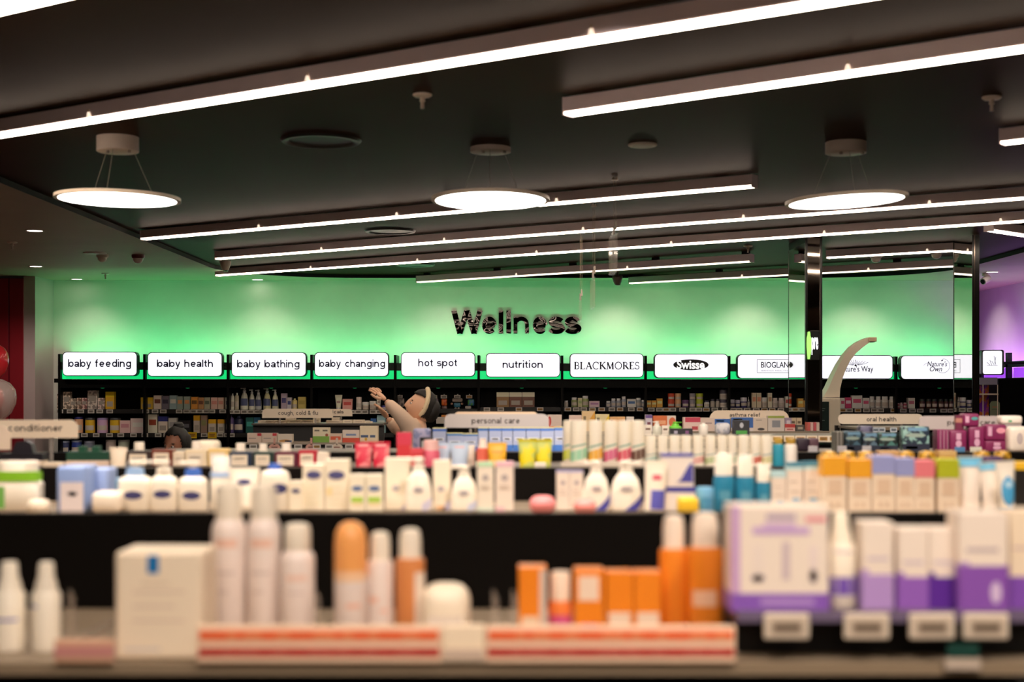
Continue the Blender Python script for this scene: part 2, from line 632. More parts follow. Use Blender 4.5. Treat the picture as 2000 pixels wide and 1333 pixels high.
def pendant(px, py_c, wpx, cpx, cpy, cw, tilt, label, lean=0.0):
    d = 0.6 * F / wpx
    zc = Z(cpy, d)
    t = thing('disc_pendant', label, 'pendant lamp', (X(cpx, d), d, ZC), 'round disc pendant lamps')
    W0 = WL[t.name]
    r = cw * d / F / 2
    MB().lathe([(0, 0), (0.97, 0), (1, 0.03), (1, 1), (0, 1)], 'cfc0b4:r45', cx=W0.x, cy=d, z=zc, r=r, h=ZC - zc, n=28).build('canopy', t, smooth=True)
    z = Z(py_c, d)
    cx = X(px, d)
    R = 0.30
    rot = Matrix.Rotation(tilt, 3, 'Y') @ Matrix.Rotation(-lean, 3, 'X')

    def tl(m):
        m.v = [tuple(rot @ (Vector(p) - Vector((cx, d, z))) + Vector((cx, d, z))) for p in m.v]
        return m
    m = MB().lathe([(0.93, 0.0), (1, 0.0), (1, 1), (0, 1), (0, 0.9)], 'e9d8c4:r40', cx=cx, cy=d, z=z, r=R, h=0.016, n=48)
    tl(m).build('rim', t, smooth=True)
    m = MB().lathe([(0, 0), (1, 0), (1, 1)], 'fff6ea:e%g' % DISC_LAMP, cx=cx, cy=d, z=z - 0.001, r=R * 0.93, h=0.004, n=48)
    tl(m).build('diffuser', t)
    for a in (0.5, 2.6, 4.7):
        q = Vector((cx + R * 0.6 * math.cos(a), d + R * 0.6 * math.sin(a), z + 0.02))
        MB().tube([q, (W0.x + r * 0.8 * math.cos(a), d + r * 0.8 * math.sin(a), zc)], 0.0016, '8f857a:r40', 5).build('suspension_wire', t)
    for a in range(3):
        MB().lathe([(0, 0), (1, 0), (1, 1), (0, 1)], '9a8c80:r40', cx=W0.x + r * 0.7 * math.cos(a * 2.1), cy=d - r * 0.5, z=zc - 0.012, r=0.008, h=0.012, n=8).build('wire_grip', t)


pendant(230, 391, 241, 230, 297, 81, 0.012, 'disc pendant lamp hanging at the left')
pendant(958, 393, 231, 958, 298, 79, 0.0, 'disc pendant lamp hanging in the centre', 0.032)
pendant(1653, 394, 236, 1652, 300, 79, -0.05, 'disc pendant lamp hanging at the right, tilted up to the right')


def on_ceiling(px, py, z):
    d = (z - EYE) * F / (HY - py)
    return Vector((X(px, d), d, z))


def downlight(px, py, lab):
    p = on_ceiling(px, py, ZS)
    t = thing('downlight', lab, 'downlight', p, 'recessed round downlights')
    MB().lathe([(0.82, -1), (1, -1), (1.0, 0), (0.82, 0)], 'e8dccf', cx=p.x, cy=p.y, z=p.z, r=0.07, h=0.006, n=24).build('trim_ring', t)
    MB().lathe([(0, 0), (1, 0)], 'fff3e6:e6', cx=p.x, cy=p.y, z=p.z - 0.004, r=0.058, h=1, n=24).build('lens', t)


for px, py, lab in ((68, 450, 'recessed downlight nearest the left edge, above the dark red panel'), (70, 520, 'recessed downlight just above the dark red panel top'),
                    (150, 545, 'recessed downlight above the baby feeding sign'), (503, 546, 'recessed downlight above the baby bathing sign'),
                    (1938, 531, 'recessed downlight at the right above the purple wall')):
    downlight(px, py, lab)


for _i, (_x, _y) in enumerate(ADDED_SPOTS):  # fittings for the unseen spots added to brighten the front rows
    _p = Vector((_x, _y, ZC))
    t = thing('added_spot', 'unseen warm ceiling spot added to brighten gondolas and signs', 'downlight', _p, 'added unseen ceiling spots', px=_i)
    MB().lathe([(0.82, -1), (1, -1), (1.0, 0), (0.82, 0)], 'e8dccf', cx=_x, cy=_y, z=ZC, r=0.06, h=0.006, n=20).build('trim_ring', t)
    MB().lathe([(0, 0), (1, 0)], 'ffe0b8:e6', cx=_x, cy=_y, z=ZC - 0.004, r=0.05, h=1, n=20).build('lens', t)


def sprinkler(px, py, z, lab):
    p = on_ceiling(px, py, z)
    t = thing('fire_sprinkler', lab, 'sprinkler', p, 'ceiling fire sprinklers')
    MB().lathe([(0, -1), (0.8, -1), (1, -0.5), (1, 0)], 'd8c8b8', cx=p.x, cy=p.y, z=p.z, r=0.04, h=0.012, n=20).build('escutcheon', t, smooth=True)
    MB().lathe([(0, -0.06), (0.3, -0.06), (0.25, -0.035), (0.45, -0.03), (0.3, -0.01), (0.3, 0)], 'd8c8b8', cx=p.x, cy=p.y, z=p.z, r=0.028, h=1, n=12).build('sprinkler_head', t, smooth=True)


for px, py, z, lab in ((825, 184, ZC, 'ceiling sprinkler under the longest lamp'), (1937, 189, ZC, 'ceiling sprinkler near the right edge'),
                       (872, 379, ZC, 'ceiling sprinkler left of the centre disc pendant'), (1622, 382, ZC, 'ceiling sprinkler above the right disc pendant'),
                       (1461, 480, ZC, 'ceiling sprinkler right of the short lamp end'), (24, 473, ZS, 'ceiling sprinkler below the left downlight'),
                       (206, 534, ZS, 'ceiling sprinkler above the green wall at left')):
    sprinkler(px, py, z, lab)
for px, py, r, lab in ((627, 274, 0.20, 'large black ring air diffuser in the dark ceiling'), (762, 451, 0.2, 'black ring air diffuser between two linear lamps'),
                       (810, 517, 0.2, 'farthest black ring air diffuser on the ceiling')):
    p = on_ceiling(px, py, ZC)
    t = thing('air_diffuser', lab, 'air vent', p, 'ring air diffusers')
    MB().lathe([(0.78, -0.4), (0.85, -1), (0.95, -1), (1, 0), (0.78, 0)], '0c0a09', cx=p.x, cy=p.y, z=p.z, r=r, h=0.012, n=36).build('ring', t, smooth=True)
    MB().lathe([(0, -0.3), (0.78, -0.3), (0.78, 0)], '1c130c', cx=p.x, cy=p.y, z=p.z, r=r, h=0.012, n=36).build('centre_plate', t)
for px, py, z, r, lab in ((1255, 282, ZC, 0.073, 'flat white disc speaker in the dark ceiling'), (185, 494, ZS, 0.10, 'flat white disc speaker above the left shelves')):
    p = on_ceiling(px, py, z)
    t = thing('ceiling_speaker', lab, 'speaker', p)
    MB().lathe([(0, -1), (0.93, -1), (1, -0.6), (1, 0)], 'd2c4b6', cx=p.x, cy=p.y, z=p.z, r=r, h=0.01, n=30).build('cover', t, smooth=True)
    MB().lathe([(0, -1.15), (0.7, -1.15), (0.7, -1)], 'bcae a0'.replace(' ', ''), cx=p.x, cy=p.y, z=p.z, r=r, h=0.01, n=30).build('grille', t)


def dome(px, py, z, r, base, glass, lab):
    d = (z - EYE) * F / (HY - py)
    p = Vector((X(px, d), d, z))
    t = thing('dome_camera', lab, 'security camera', p)
    MB().lathe([(0, 0), (1.05, 0), (1.05, -0.35), (0.95, -0.55), (0.8, -0.6)], base, cx=p.x, cy=p.y, z=p.z, r=r, h=r, n=24).build('mount', t, smooth=True)
    MB().lathe([(0.8, -0.6), (0.78, -0.9), (0.55, -1.25), (0.25, -1.4), (0, -1.43)], glass, cx=p.x, cy=p.y, z=p.z, r=r, h=r, n=24).build('dome', t, smooth=True)


dome(200, 497, ZS, 0.05, 'cdbcae', 'd8c8b8:r20', 'white dome camera beside the flat disc at left')
dome(270, 498, ZS, 0.055, '5a1c18', 'c8b8ac:r15', 'dome camera with dark red mount on left ceiling')
dome(1711, 497, ZC, 0.055, 'd8cabc', 'e0d4c8:r20', 'white dome camera between the mirrored columns')
dome(1829, 489, ZC, 0.055, '5a1512', 'd0c2b6:r15', 'dome camera with dark red mount between the columns')
# two cone shaped ceiling projectors / speakers
for px, py, key, lab in ((440, 512, 'd9c6b4', 'white cone shaped ceiling speaker under the lamp ends'), (1206, 541, '5c4c44', 'grey cone shaped ceiling camera above the dark lettering')):
    d = 13.4 if px < 600 else 14.3
    p = Vector((X(px, d), d, ZC))
    t = thing('cone_speaker', lab, 'speaker', p)
    z = Z(py, d)
    MB().lathe([(0, 0), (0.25, 0), (0.25, 1), (0, 1)], key, cx=p.x, cy=p.y, z=z, r=0.05, h=ZC - z, n=12).build('stem', t)
    MB().lathe([(0, -1.05), (0.5, -1.0), (0.8, -0.6), (1, 0), (0.9, 0.15), (0, 0.2)], key, cx=p.x, cy=p.y, z=z, r=0.054, h=0.08, n=20).build('cone', t, smooth=True)
    MB().lathe([(0, -1.12), (0.42, -1.08), (0.48, -0.98)], '1b1e28:r15', cx=p.x + 0.005, cy=p.y, z=z, r=0.054, h=0.08, n=16).build('lens', t, smooth=True)
# bullet camera at right
p = on_ceiling(1924, 534, ZS)
t = thing('bullet_camera', 'white bullet camera on the ceiling right of the columns', 'security camera', p)
MB().lathe([(0, 0), (1, 0), (1, -1), (0, -1)], 'dccfc4', cx=p.x, cy=p.y, z=p.z, r=0.03, h=0.03, n=16).build('mount', t)
MB().tube([(p.x + 0.03, p.y, p.z - 0.05), (p.x - 0.04, p.y - 0.05, p.z - 0.09)], [0.04, 0.035], 'e2d6cc', 14).build('body', t, smooth=True)
MB().tube([(p.x - 0.04, p.y - 0.05, p.z - 0.09), (p.x - 0.046, p.y - 0.054, p.z - 0.093)], 0.025, '15151c:r10', 14).build('lens', t)

# hanging edge-on perspex sign blades on wires
for px, ytop, yb, d, wdt, lab in ((1160, 520, 600, 9.4, 0.018, 'clear hanging sign blade with a clip, seen edge-on'), (1201, 432, 530, 8.2, 0.03, 'widest clear hanging sign blade near the centre'),
                                  (1135, 566, 626, 10.6, 0.006, 'thinnest clear hanging sign blade left of the others')):
    x = X(px, d)
    t = thing('hanging_sign_blade', lab, 'hanging sign', (x, d, ZC), 'clear sign blades hung on wires')
    for s in (-0.006, 0.006):
        MB().tube([(x + s, d, Z(ytop, d)), (x + s, d, ZC)], 0.0009, 'b09a80:r40', 5).build('wire', t)
        MB().lathe([(0, 0), (1, 0), (0.3, 1), (0, 1)], 'c8b8a8', cx=x + s * 1.5, cy=d, z=ZC - 0.02, r=0.012, h=0.02, n=10).build('ceiling_cup', t)
    for k, s in ((0, 0.004), (1, -0.006)):
        zz = Z(ytop, d) - 0.03 * k
        MB().rbox(x + s - 0.006, x + s + 0.006, d - 0.01, d + 0.01, zz - 0.05, zz, 0.002, 'd4c6ba:r25', 1).build('clip', t)
    MB().rbox(x - wdt / 2, x + wdt / 2, d, d + 0.30, Z(yb, d), Z(ytop, d) - 0.07, 0.001, 'd8ccb8:c22', 1).build('blade', t)

# ------------------------------------------------------------------ wall lettering
t = thing('wall_lettering', 'large dark mirror lettering reading Wellness on the green wall', 'wall sign', (X(1008, YB), YB, Z(655, YB)))
wm = bpy.data.materials.new('mat_dark_mirror')
wm.use_nodes = True
_b = wm.node_tree.nodes['Principled BSDF']
_b.inputs['Base Color'].default_value = (0.05, 0.045, 0.043, 1)
_b.inputs['Metallic'].default_value = 1
_b.inputs['Roughness'].default_value = 0.03
_n = wm.node_tree.nodes.new('ShaderNodeTexNoise')
_n.inputs['Scale'].default_value = 2.6
_bu = wm.node_tree.nodes.new('ShaderNodeBump')
_bu.inputs['Strength'].default_value = 0.25
_bu.inputs['Distance'].default_value = 0.12
_tc = wm.node_tree.nodes.new('ShaderNodeTexCoord')
wm.node_tree.links.new(_tc.outputs['Object'], _n.inputs['Vector'])
wm.node_tree.links.new(_n.outputs['Fac'], _bu.inputs['Height'])
wm.node_tree.links.new(_bu.outputs['Normal'], _b.inputs['Normal'])
MATS['darkmirror'] = wm
# one part for every letter, set out as on the wall
for ch, a, b, y0, y1 in (('W', 883, 941, 607, 652), ('e', 938, 970, 619, 653), ('l', 974, 983, 607, 652), ('l', 989, 998, 607, 652), ('n', 1003, 1033, 619, 652),
                         ('e', 1037, 1069, 619, 653), ('s', 1072, 1101, 619, 653), ('s', 1104, 1133, 619, 653)):
    sans(ch, t, a, b, y0, y1, YB - 0.004, 'darkmirror', w=0.125 if ch in 'esn' else 0.15, thick=0.012, name='letter', frac=0.72 if ch in 'Wl' else 0.5)

# ------------------------------------------------------------------ wall shelving with lightbox signs
SH1 = [800, 800, 801, 801, 799, 796, 796, 796.5, 797, 798, 798.5]
D_SH = 15.2
GREEN = '19e67e:e0.9'
DK = '0b0a09:r50:i120'
bay_x = [122 + 162.6 * i for i in range(12)]
bay_x[0] = 119
bays = []
SHELF = {}
BAYNAME = ['baby feeding', 'baby health', 'baby bathing', 'baby changing', 'hot spot', 'nutrition', 'serif capitals', 'oval logo', 'boxed logo', 'starburst logo', 'circle logo']


def ticket(parent, px, zc, d, w=12.5, h=7.2, frame='d8d2cc', face='8e867c', scale=None):
    """framed electronic price ticket on a shelf edge: one mesh"""
    W, H = w * d / F, h * d / F
    x = X(px, d)
    m = MB()
    m.box(x - W / 2, x + W / 2, d - 0.006, d, zc - H / 2, zc + H / 2, frame)
    m.box(x - W * 0.38, x + W * 0.38, d - 0.0068, d - 0.006, zc - H * 0.3, zc + H * 0.3, face)
    for k, ww in ((0.12, 0.3), (-0.12, 0.22)):
        m.box(x - W * ww, x + W * ww, d - 0.0074, d - 0.0068, zc + H * (k - 0.045), zc + H * (k + 0.045), '3c362f')
    return m.build('price_ticket', parent)


TICK1 = [[117, 137, 158, 178, 195, 214.5], [285, 303, 319, 350, 364.5, 378, 390.5, 403, 414, 435], [451, 463, 477, 490, 503, 514], [687, 700, 713, 728.5, 741, 761],
         [], [951, 978, 1013.5, 1055], [1109, 1125.5, 1140, 1157, 1175, 1195, 1211, 1233, 1250], [1272, 1288, 1301, 1314, 1333, 1353, 1365, 1379.5, 1396, 1416],
         [1432, 1443.5, 1459, 1477, 1493, 1508, 1525], [1646, 1659, 1675.5, 1692, 1707, 1720, 1745.5], [1764, 1782, 1797, 1822, 1843, 1857]]
for i in range(11):
    a, b = bay_x[i], bay_x[i + 1]
    xa, xb = X(a, D_SH), X(b, D_SH)
    t = thing('wall_shelving_bay', 'black wall shelving bay under the %s sign' % BAYNAME[i], 'shelving', ((xa + xb) / 2, 15.4, 0), 'black shelving bays along the green wall')
    bays.append(t)
    MB().box(xa, xb, 15.55, 15.59, 0, Z(741, D_SH), DK).build('back_panel', t)
    MB().box(xa - 0.013, xa + 0.013, 15.14, 15.55, 0, Z(692 + i * 0.5, D_SH), '0d0b0a:r45:i120').build('upright', t)
    if i == 10:
        MB().box(xb - 0.013, xb + 0.013, 15.14, 15.55, 0, Z(697, D_SH), '0d0b0a:r45:i120').build('upright', t)
    MB().box(xa + 0.014, xb - 0.014, 15.13, 15.55, Z(758, D_SH), Z(742, D_SH), '0b0a09:r45:i120').build('header_box', t)
    MB().box(xa + 0.014, xb - 0.014, 15.2, 15.23, Z(741, D_SH), Z(723 + i * .4, D_SH), GREEN).build('glow_panel', t)
    MB().box(xa + 0.014, xb - 0.014, 15.18, 15.24, Z(723 + i * .4, D_SH), Z(708 + i * .4, D_SH), '123020:r50').build('sign_rail', t)
    MB().lathe([(0, 0), (1, 0.3), (1, 1), (0, 1)], '1a8a4c:e0.5', cx=X(a + 84, 15.3), cy=15.25, z=Z(758, D_SH) - 0.008, r=0.02, h=0.008, n=12).build('green_spot', t)
    MB().box(X(a + 70, 15.12), X(a + 92, 15.12), 15.127, 15.13, Z(742.2, 15.13), Z(741, 15.13), 'b8b4ac').build('cable_cover', t)
    y1 = SH1[i]
    for j, yy in enumerate((y1, 846.5, 888)):
        z = Z(yy, D_SH)
        s = MB().box(xa + 0.014, xb - 0.014, D_SH, 15.55, z - 0.018, z, '1a1714:r45').box(xa + 0.014, xb - 0.014, D_SH - 0.006, D_SH, z - 0.045, z, '171412:r50').build('shelf', t)
        SHELF[(i, j)] = z
        if j == 0:
            for px in TICK1[i]:
                face = '8e867c' if i < 5 or (px * 7) % 3 < 1.3 else 'a8792c'
                ticket(s, px, z - 0.022, D_SH - 0.006, face=face)
        elif j == 1 and i < 3:
            for px in ([165, 188, 214, 236, 261, 283], [309, 326, 399, 430, 444], [452])[i]:
                ticket(s, px, z - 0.022, D_SH - 0.006)
            if i == 1:
                for px in (376, 414.5):
                    ticket(s, px, z - 0.022, D_SH - 0.012, 17, 12, 'e8c81e', 'd8a01c')
    for z in (0.25, 0.55, 0.8):
        MB().box(xa + 0.014, xb - 0.014, D_SH, 15.55, z - 0.02, z, '1a1714:r45').build('lower_shelf', t)
    MB().box(xa, xb, D_SH + 0.02, 15.55, 0, 0.1, DK).build('plinth', t)

# left stub of the header rail
MB().box(X(108, D_SH), X(122, D_SH), 15.16, 15.5, Z(748, D_SH), Z(740, D_SH), DK).build('side_stub', bays[0])

SIGNS = [
    ((122, 268, 687.5, 735), 'white lightbox sign reading baby feeding'), ((288, 434, 688.5, 736), 'white lightbox sign reading baby health'),
    ((452, 598, 688.5, 736), 'white lightbox sign reading baby bathing'), ((614, 759, 688.5, 736), 'white lightbox sign reading baby changing'),
    ((783, 928, 688.5, 736), 'white lightbox sign reading hot spot'), ((949, 1094, 690, 737.5), 'white lightbox sign reading nutrition'),
    ((1113, 1257, 690.5, 738), 'white lightbox sign with thin serif capitals'), ((1278, 1422, 691.5, 739), 'white lightbox sign with a dark oval logo'),
    ((1440, 1583, 692.5, 740), 'white lightbox sign with a boxed logo, partly behind the column'), ((1601, 1744, 694, 741), 'white lightbox sign with a starburst logo behind the curved arm'),
    ((1759, 1903, 694.5, 742), 'white lightbox sign with a circle logo and italic words')]
DSG = 15.02
INK = '343a5a:r60'
SIGNS_T = []
for (a, b, y0, y1), lab in SIGNS:
    xa, xb, z0, z1 = X(a, DSG), X(b, DSG), Z(y1, DSG), Z(y0, DSG)
    t = thing('lightbox_sign', lab, 'sign', ((xa + xb) / 2, DSG, z0), 'lightbox signs above the wall shelves')
    SIGNS_T.append(t)
    MB().prism(rrect(xa, xb, z0, z1, 0.045), DSG, DSG + 0.10, '1c2120:r40').build('housing', t)
    e = 0.0075
    MB().prism(rrect(xa + e, xb - e, z0 + e, z1 - e, 0.04), DSG - 0.004, DSG - 0.0005, 'f4f4ff:e1.05').build('face', t)
    MB().box((xa + xb) / 2 - 0.2, (xa + xb) / 2 + 0.2, DSG + 0.1, 15.2, z0 + 0.08, z0 + 0.12, DK).build('bracket', t)
DT = DSG - 0.004
for k, txt, a, b, y0, y1 in ((0, 'baby feeding', 133, 256, 702, 717.2), (1, 'baby health', 306.5, 416, 702.6, 717.2), (2, 'baby bathing', 463, 585, 703.2, 718.2),
                             (3, 'baby changing', 623, 752, 702.6, 717.2), (4, 'hot spot', 817, 893, 701, 716), (5, 'nutrition', 981.5, 1060, 704.2, 719.2)):
    sans(txt, SIGNS_T[k], a, b, y0, y1, DT, INK, w=0.115)

# serif capitals drawn with thick and thin strokes
T_, S_ = 0.18, 0.085
SERIF = {
    'B': (0.72, [([(0.15, 0), (0.15, 1)], T_), (arc(0.35, 0.76, 0.2, 0.24, 90, -90), 0.09), (arc(0.35, 0.27, 0.27, 0.27, 90, -90), 0.11), ([(0, 1), (0.35, 1)], S_), ([(0.15, .53), (0.37, .53)], S_), ([(0, 0), (0.37, 0)], S_)]),
    'L': (0.66, [([(0.15, 0), (0.15, 1)], T_), ([(0, 1), (0.3, 1)], S_), ([(0, 0), (0.6, 0), (0.62, 0.2)], S_)]),
    'A': (0.86, [([(0.12, 0), (0.42, 1)], S_), ([(0.42, 1), (0.76, 0)], T_), ([(0.22, .34), (0.62, .34)], S_), ([(0, 0), (0.24, 0)], S_), ([(0.6, 0), (0.88, 0)], S_)]),
    'C': (0.86, [(arc(0.47, 0.5, 0.42, 0.52, 50, 310, 18), 0.11), ([(0.76, 0.7), (0.76, 0.98)], S_)]),
    'K': (0.84, [([(0.15, 0), (0.15, 1)], T_), ([(0.2, .45), (0.68, 1)], S_), ([(0.32, .58), (0.76, 0)], T_), ([(0, 0), (0.3, 0)], S_), ([(0, 1), (0.3, 1)], S_), ([(0.55, 1), (0.8, 1)], S_), ([(0.62, 0), (0.88, 0)], S_)]),
    'M': (1.06, [([(0.14, 0), (0.17, 1)], S_), ([(0.17, 1), (0.5, 0.03)], T_), ([(0.5, 0.03), (0.84, 1)], S_), ([(0.86, 0), (0.84, 1)], T_), ([(0, 0), (0.28, 0)], S_), ([(0.72, 0), (1.0, 0)], S_)]),
    'O': (0.98, [(arc(0.47, 0.5, 0.42, 0.52, 0, 360, 24), 0.11)]),
    'R': (0.82, [([(0.15, 0), (0.15, 1)], T_), (arc(0.33, 0.75, 0.24, 0.25, 90, -90), 0.1), ([(0.36, .5), (0.74, 0)], T_), ([(0, 1), (0.33, 1)], S_), ([(0.15, .5), (0.36, .5)], S_), ([(0, 0), (0.3, 0)], S_), ([(0.62, 0), (0.84, 0)], S_)]),
    'E': (0.68, [([(0.15, 0), (0.15, 1)], T_), ([(0, 1), (0.58, 1), (0.58, 0.84)], S_), ([(0.15, .53), (0.46, .53)], S_), ([(0, 0), (0.6, 0), (0.63, 0.2)], S_)]),
    'S': (0.6, [(arc(0.29, 0.76, 0.21, 0.25, 40, 250, 10) + arc(0.29, 0.25, 0.24, 0.27, 75, -150, 12), 0.1), ([(0.47, 0.8), (0.47, 1)], S_), ([(0.06, 0.0), (0.06, 0.22)], S_)]),
}


def serif(txt, parent, px0, px1, yb, yt, d, key):
    tot = sum(SERIF[c][0] for c in txt) + 0.06 * (len(txt) - 1)
    sx = (X(px1, d) - X(px0, d)) / tot
    sz = Z(yt, d) - Z(yb, d)
    x = X(px0, d)
    for c in txt:
        wd, st = SERIF[c]
        m = MB()
        for pts, wv in st:
            m.ribbon([(x + p * sx, Z(yb, d) + q * sz) for p, q in pts], wv * sx * 1.05, d - 0.0012, key)
        m.build('letter', parent)
        x += (wd + 0.06) * sx


serif('BLACKMORES', SIGNS_T[6], 1121.5, 1249, 721.3, 708, DT, '2c3038:r60')


def oval(parent, name, cx, cz, rx, rz, d, key, n=40, thick=0.0015):
    return MB().prism([(cx + rx * math.cos(2 * PI * i / n), cz + rz * math.sin(2 * PI * i / n)) for i in range(n)], d - thick, d, key).build(name, parent)


t = SIGNS_T[7]
oval(t, 'oval_logo', X(1349.5, DT), Z(713, DT), X(1384, DT) - X(1349.5, DT), Z(702.3, DT) - Z(713, DT), DT, '2f3031:r60')
text_part('Swisse', t, 1322, 1376, Z(712.5, DT), DT - 0.0016, 'ffffff:e0.9', bold=0.03, thick=0.0015, height=17.5 * DT / F)
t = SIGNS_T[8]
m = MB()
xa, xb, z0, z1 = X(1479, DT), X(1543, DT), Z(728.5, DT), Z(702.5, DT)
m.ribbon([(xa, z0), (xb, z0), (xb, z1), (xa, z1), (xa, z0)], 0.0045, DT - 0.001, '55586a:r60')
m.build('logo_frame', t)
text_part('BIOGLAN', t, 1486.5, 1540, Z(713, DT), DT, '14151a:r60', bold=0.012, thick=0.0012, height=11.5 * DT / F)
text_part('SERIOUS HEALTH', t, 1486, 1538, Z(724.5, DT), DT, '9a9aa8:r60', thick=0.0012, height=2.6 * DT / F)
t = SIGNS_T[9]
text_part("Nature's Way", t, 1637, 1705.5, Z(722.5, DT), DT, '22232c:r60', bold=0.008, thick=0.0012, height=15 * DT / F)
m = MB()
cx, cz = X(1671, DT), Z(714, DT)
for k, (ang, L) in enumerate(((8, 26), (18, 22), (30, 18), (45, 14), (62, 13), (80, 14), (98, 15), (116, 15), (134, 17), (150, 20), (164, 24), (174, 27))):
    a = math.radians(ang)
    r0, r1 = 4 * DT / F, L * DT / F
    bend = 0.35 * (1 if ang < 90 else -1)
    pts = [(cx + (r0 + (r1 - r0) * s) * math.cos(a + bend * s * s * 0.5), cz + (r0 + (r1 - r0) * s) * math.sin(a + bend * s * s * 0.5) * 0.75) for s in (0, .33, .66, 1)]
    m.ribbon(pts, 0.004, DT - 0.001, '6c6e80:r60')
m.build('starburst_logo', t)
oval(t, 'starburst_dot', cx, cz, 0.012, 0.011, DT, '1c1d24:r60', 14)
t = SIGNS_T[10]
text_part("Nature's", t, 1811, 1850, Z(711, DT), DT, '3a3c46:r60', bold=0.006, thick=0.0012, height=10 * DT / F, shear=0.25)
text_part("Own", t, 1816, 1840, Z(721, DT), DT, '3a3c46:r60', bold=0.006, thick=0.0012, height=10 * DT / F, shear=0.25)
m = MB()
m.ribbon([(X(1841, DT) + 0.075 * math.cos(a), Z(715, DT) + 0.075 * math.sin(a)) for a in [math.radians(-150 + 10 * k) for k in range(25)]], 0.0035, DT - 0.001, '8c8e98:r60')
m.ribbon([(X(1803, DT), Z(715, DT)), (X(1806, DT), Z(712, DT)), (X(1812, DT), Z(709, DT))], 0.003, DT - 0.001, '8c8e98:r60')
m.build('circle_logo', t)
MB().prism([(X(1838, DT), Z(706, DT)), (X(1841, DT), Z(705.5, DT)), (X(1842.5, DT), Z(702.5, DT)), (X(1839, DT), Z(703.5, DT))], DT - 0.0015, DT, '22242a:r60').build('leaf_mark', t)

# ------------------------------------------------------------------ mirrored columns
MIR = 'e8eae4:m:r2'
t = thing('mirrored_column', 'mirrored column in front of the boxed logo sign', 'column', (2.40, 11.67, 0), 'mirror clad columns')
MB().box(2.339, 2.468, 11.333, 12.017, 0, ZC, '14110f').build('core', t)
MB().box(2.336, 2.339, 11.35, 12.01, 0, Z(490, 12), MIR).build('mirror_panel', t)
MB().box(2.353, 2.453, 11.327, 11.332, 0, ZC - 0.02, 'b9aca0:m:r4').build('mirror_panel', t)
for x in (2.336, 2.453):
    MB().box(x, x + 0.017, 11.32, 11.332, 0, ZC, '0b0a09:r25').build('edge_trim', t)
MB().box(2.334, 2.338, 12.008, 12.020, 0, Z(490, 12), '2a2a26:r25').build('edge_trim', t)
t = thing('reflected_sign', 'reflected sign with a green shape and letters pre, built on the column', 'sign', (X(1588, 11.28), 11.28, Z(706, 11.28)))  # reflection in the column front, built as a glowing panel
d = 11.28
MB().rbox(X(1583, d), X(1601, d), 11.282, 11.32, Z(704, d), Z(646, d), 0.004, '0a0c0c:r35').build('backing', t)
m = MB()
gp = [(1576.5, 675), (1576.8, 660), (1578, 655), (1578.6, 649), (1580.5, 648), (1581.6, 652), (1582, 657), (1583.6, 662), (1584, 678), (1583, 690), (1581.8, 695), (1580.5, 702), (1578.4, 702), (1577.5, 692)]
m.prism([(X(a, d), Z(b, d)) for a, b in gp], 11.26, 11.305, 'a6f070:e0.95')
m.build('green_shape', t)
text_part('pre', t, 1585, 1597.5, Z(676.5, d), 11.28, 'f4f6ff:e1.2', bold=0.02, thick=0.01, height=34 * d / F)
t = thing('mirrored_column', 'slim mirrored column with a dark front edge at the right', 'column', (3.69, 11.55, 0), 'mirror clad columns')
MB().box(3.664, 3.715, 11.31, 11.79, 0, ZC, '14110f').build('core', t)
MB().box(3.660, 3.664, 11.31, 11.78, 0, ZC, MIR).build('mirror_panel', t)
MB().box(3.672, 3.68, 11.302, 11.31, 0, ZC, '8b7d72:m:r18').build('metal_strip', t)
for x0, x1 in ((3.658, 3.672), (3.68, 3.715)):
    MB().box(x0, x1, 11.303, 11.31, 0, ZC, '0e0c0b:r25').build('edge_trim', t)
MB().box(3.657, 3.661, 11.778, 11.79, 0, ZC, '2a2a26:r25').build('edge_trim', t)

# ------------------------------------------------------------------ far right corner
d = 14.6
t = thing('lightbox_sign', 'small angled lightbox sign beside the right column', 'sign', (X(1936, d), d, Z(735, d)), rot=(0, 0, 0))
m = MB()
xa, xb = X(1917, d), X(1955, d)


def ang(m, k=0.45):
    m.v = [(x, y - (x - xa) * k, z) for x, y, z in m.v]
    return m


ang(MB().prism(rrect(xa, xb, Z(733, d), Z(684, d), 0.02), d, d + 0.08, '121012:r40')).build('housing', t)
ang(MB().prism(rrect(xa + 0.012, xb - 0.018, Z(731, d), Z(686, d), 0.018), d - 0.004, d - 0.0005, 'f4f4ff:e1.0')).build('face', t)
m = MB()
for a, b, c, e in ((1926, 708, 1931, 714), (1931, 704, 1934, 714), (1934, 706, 1938, 713), (1938, 696, 1941, 713), (1941, 698, 1939, 711), (1926, 714, 1944, 714.5)):
    m.ribbon([(X(a, d), Z(b, d)), (X(c, d), Z(e, d))], 0.004, d - 0.006, '9a9ca8')
ang(m).build('logo_marks', t)
MB().box(xb - 0.03, 5.26, 14.56, 14.6, Z(712, d), Z(708, d), '121012').build('bracket', t)
t = thing('side_wall_shelving', 'black shelving with purple glow panels along the right wall', 'shelving', (5.4, 15.2, 0))
for y in (14.2, 15.1, 16.0):
    MB().box(5.25, 5.3, y - 0.03, y + 0.03, 0, Z(690, 15.2), '0d0b0d').build('upright', t)
MB().box(5.25, 5.3, 14.0, 16.9, Z(718, 15.2), Z(707, 15.2), '0d0b0d').build('sign_rail', t)
for y in (14.2, 15.1, 16.0):
    MB().box(5.31, 5.33, y + 0.04, y + 0.86, Z(738, 15.2), Z(719, 15.2), 'b050ff:e0.9').build('glow_panel', t)
MB().box(5.22, 5.69, 14.0, 16.9, Z(760, 15.2), Z(739, 15.2), '0d0b0d').build('header_box', t)
MB().box(5.66, 5.69, 14.0, 16.9, 0, Z(760, 15.2), '0d0b0d').build('back_panel', t)
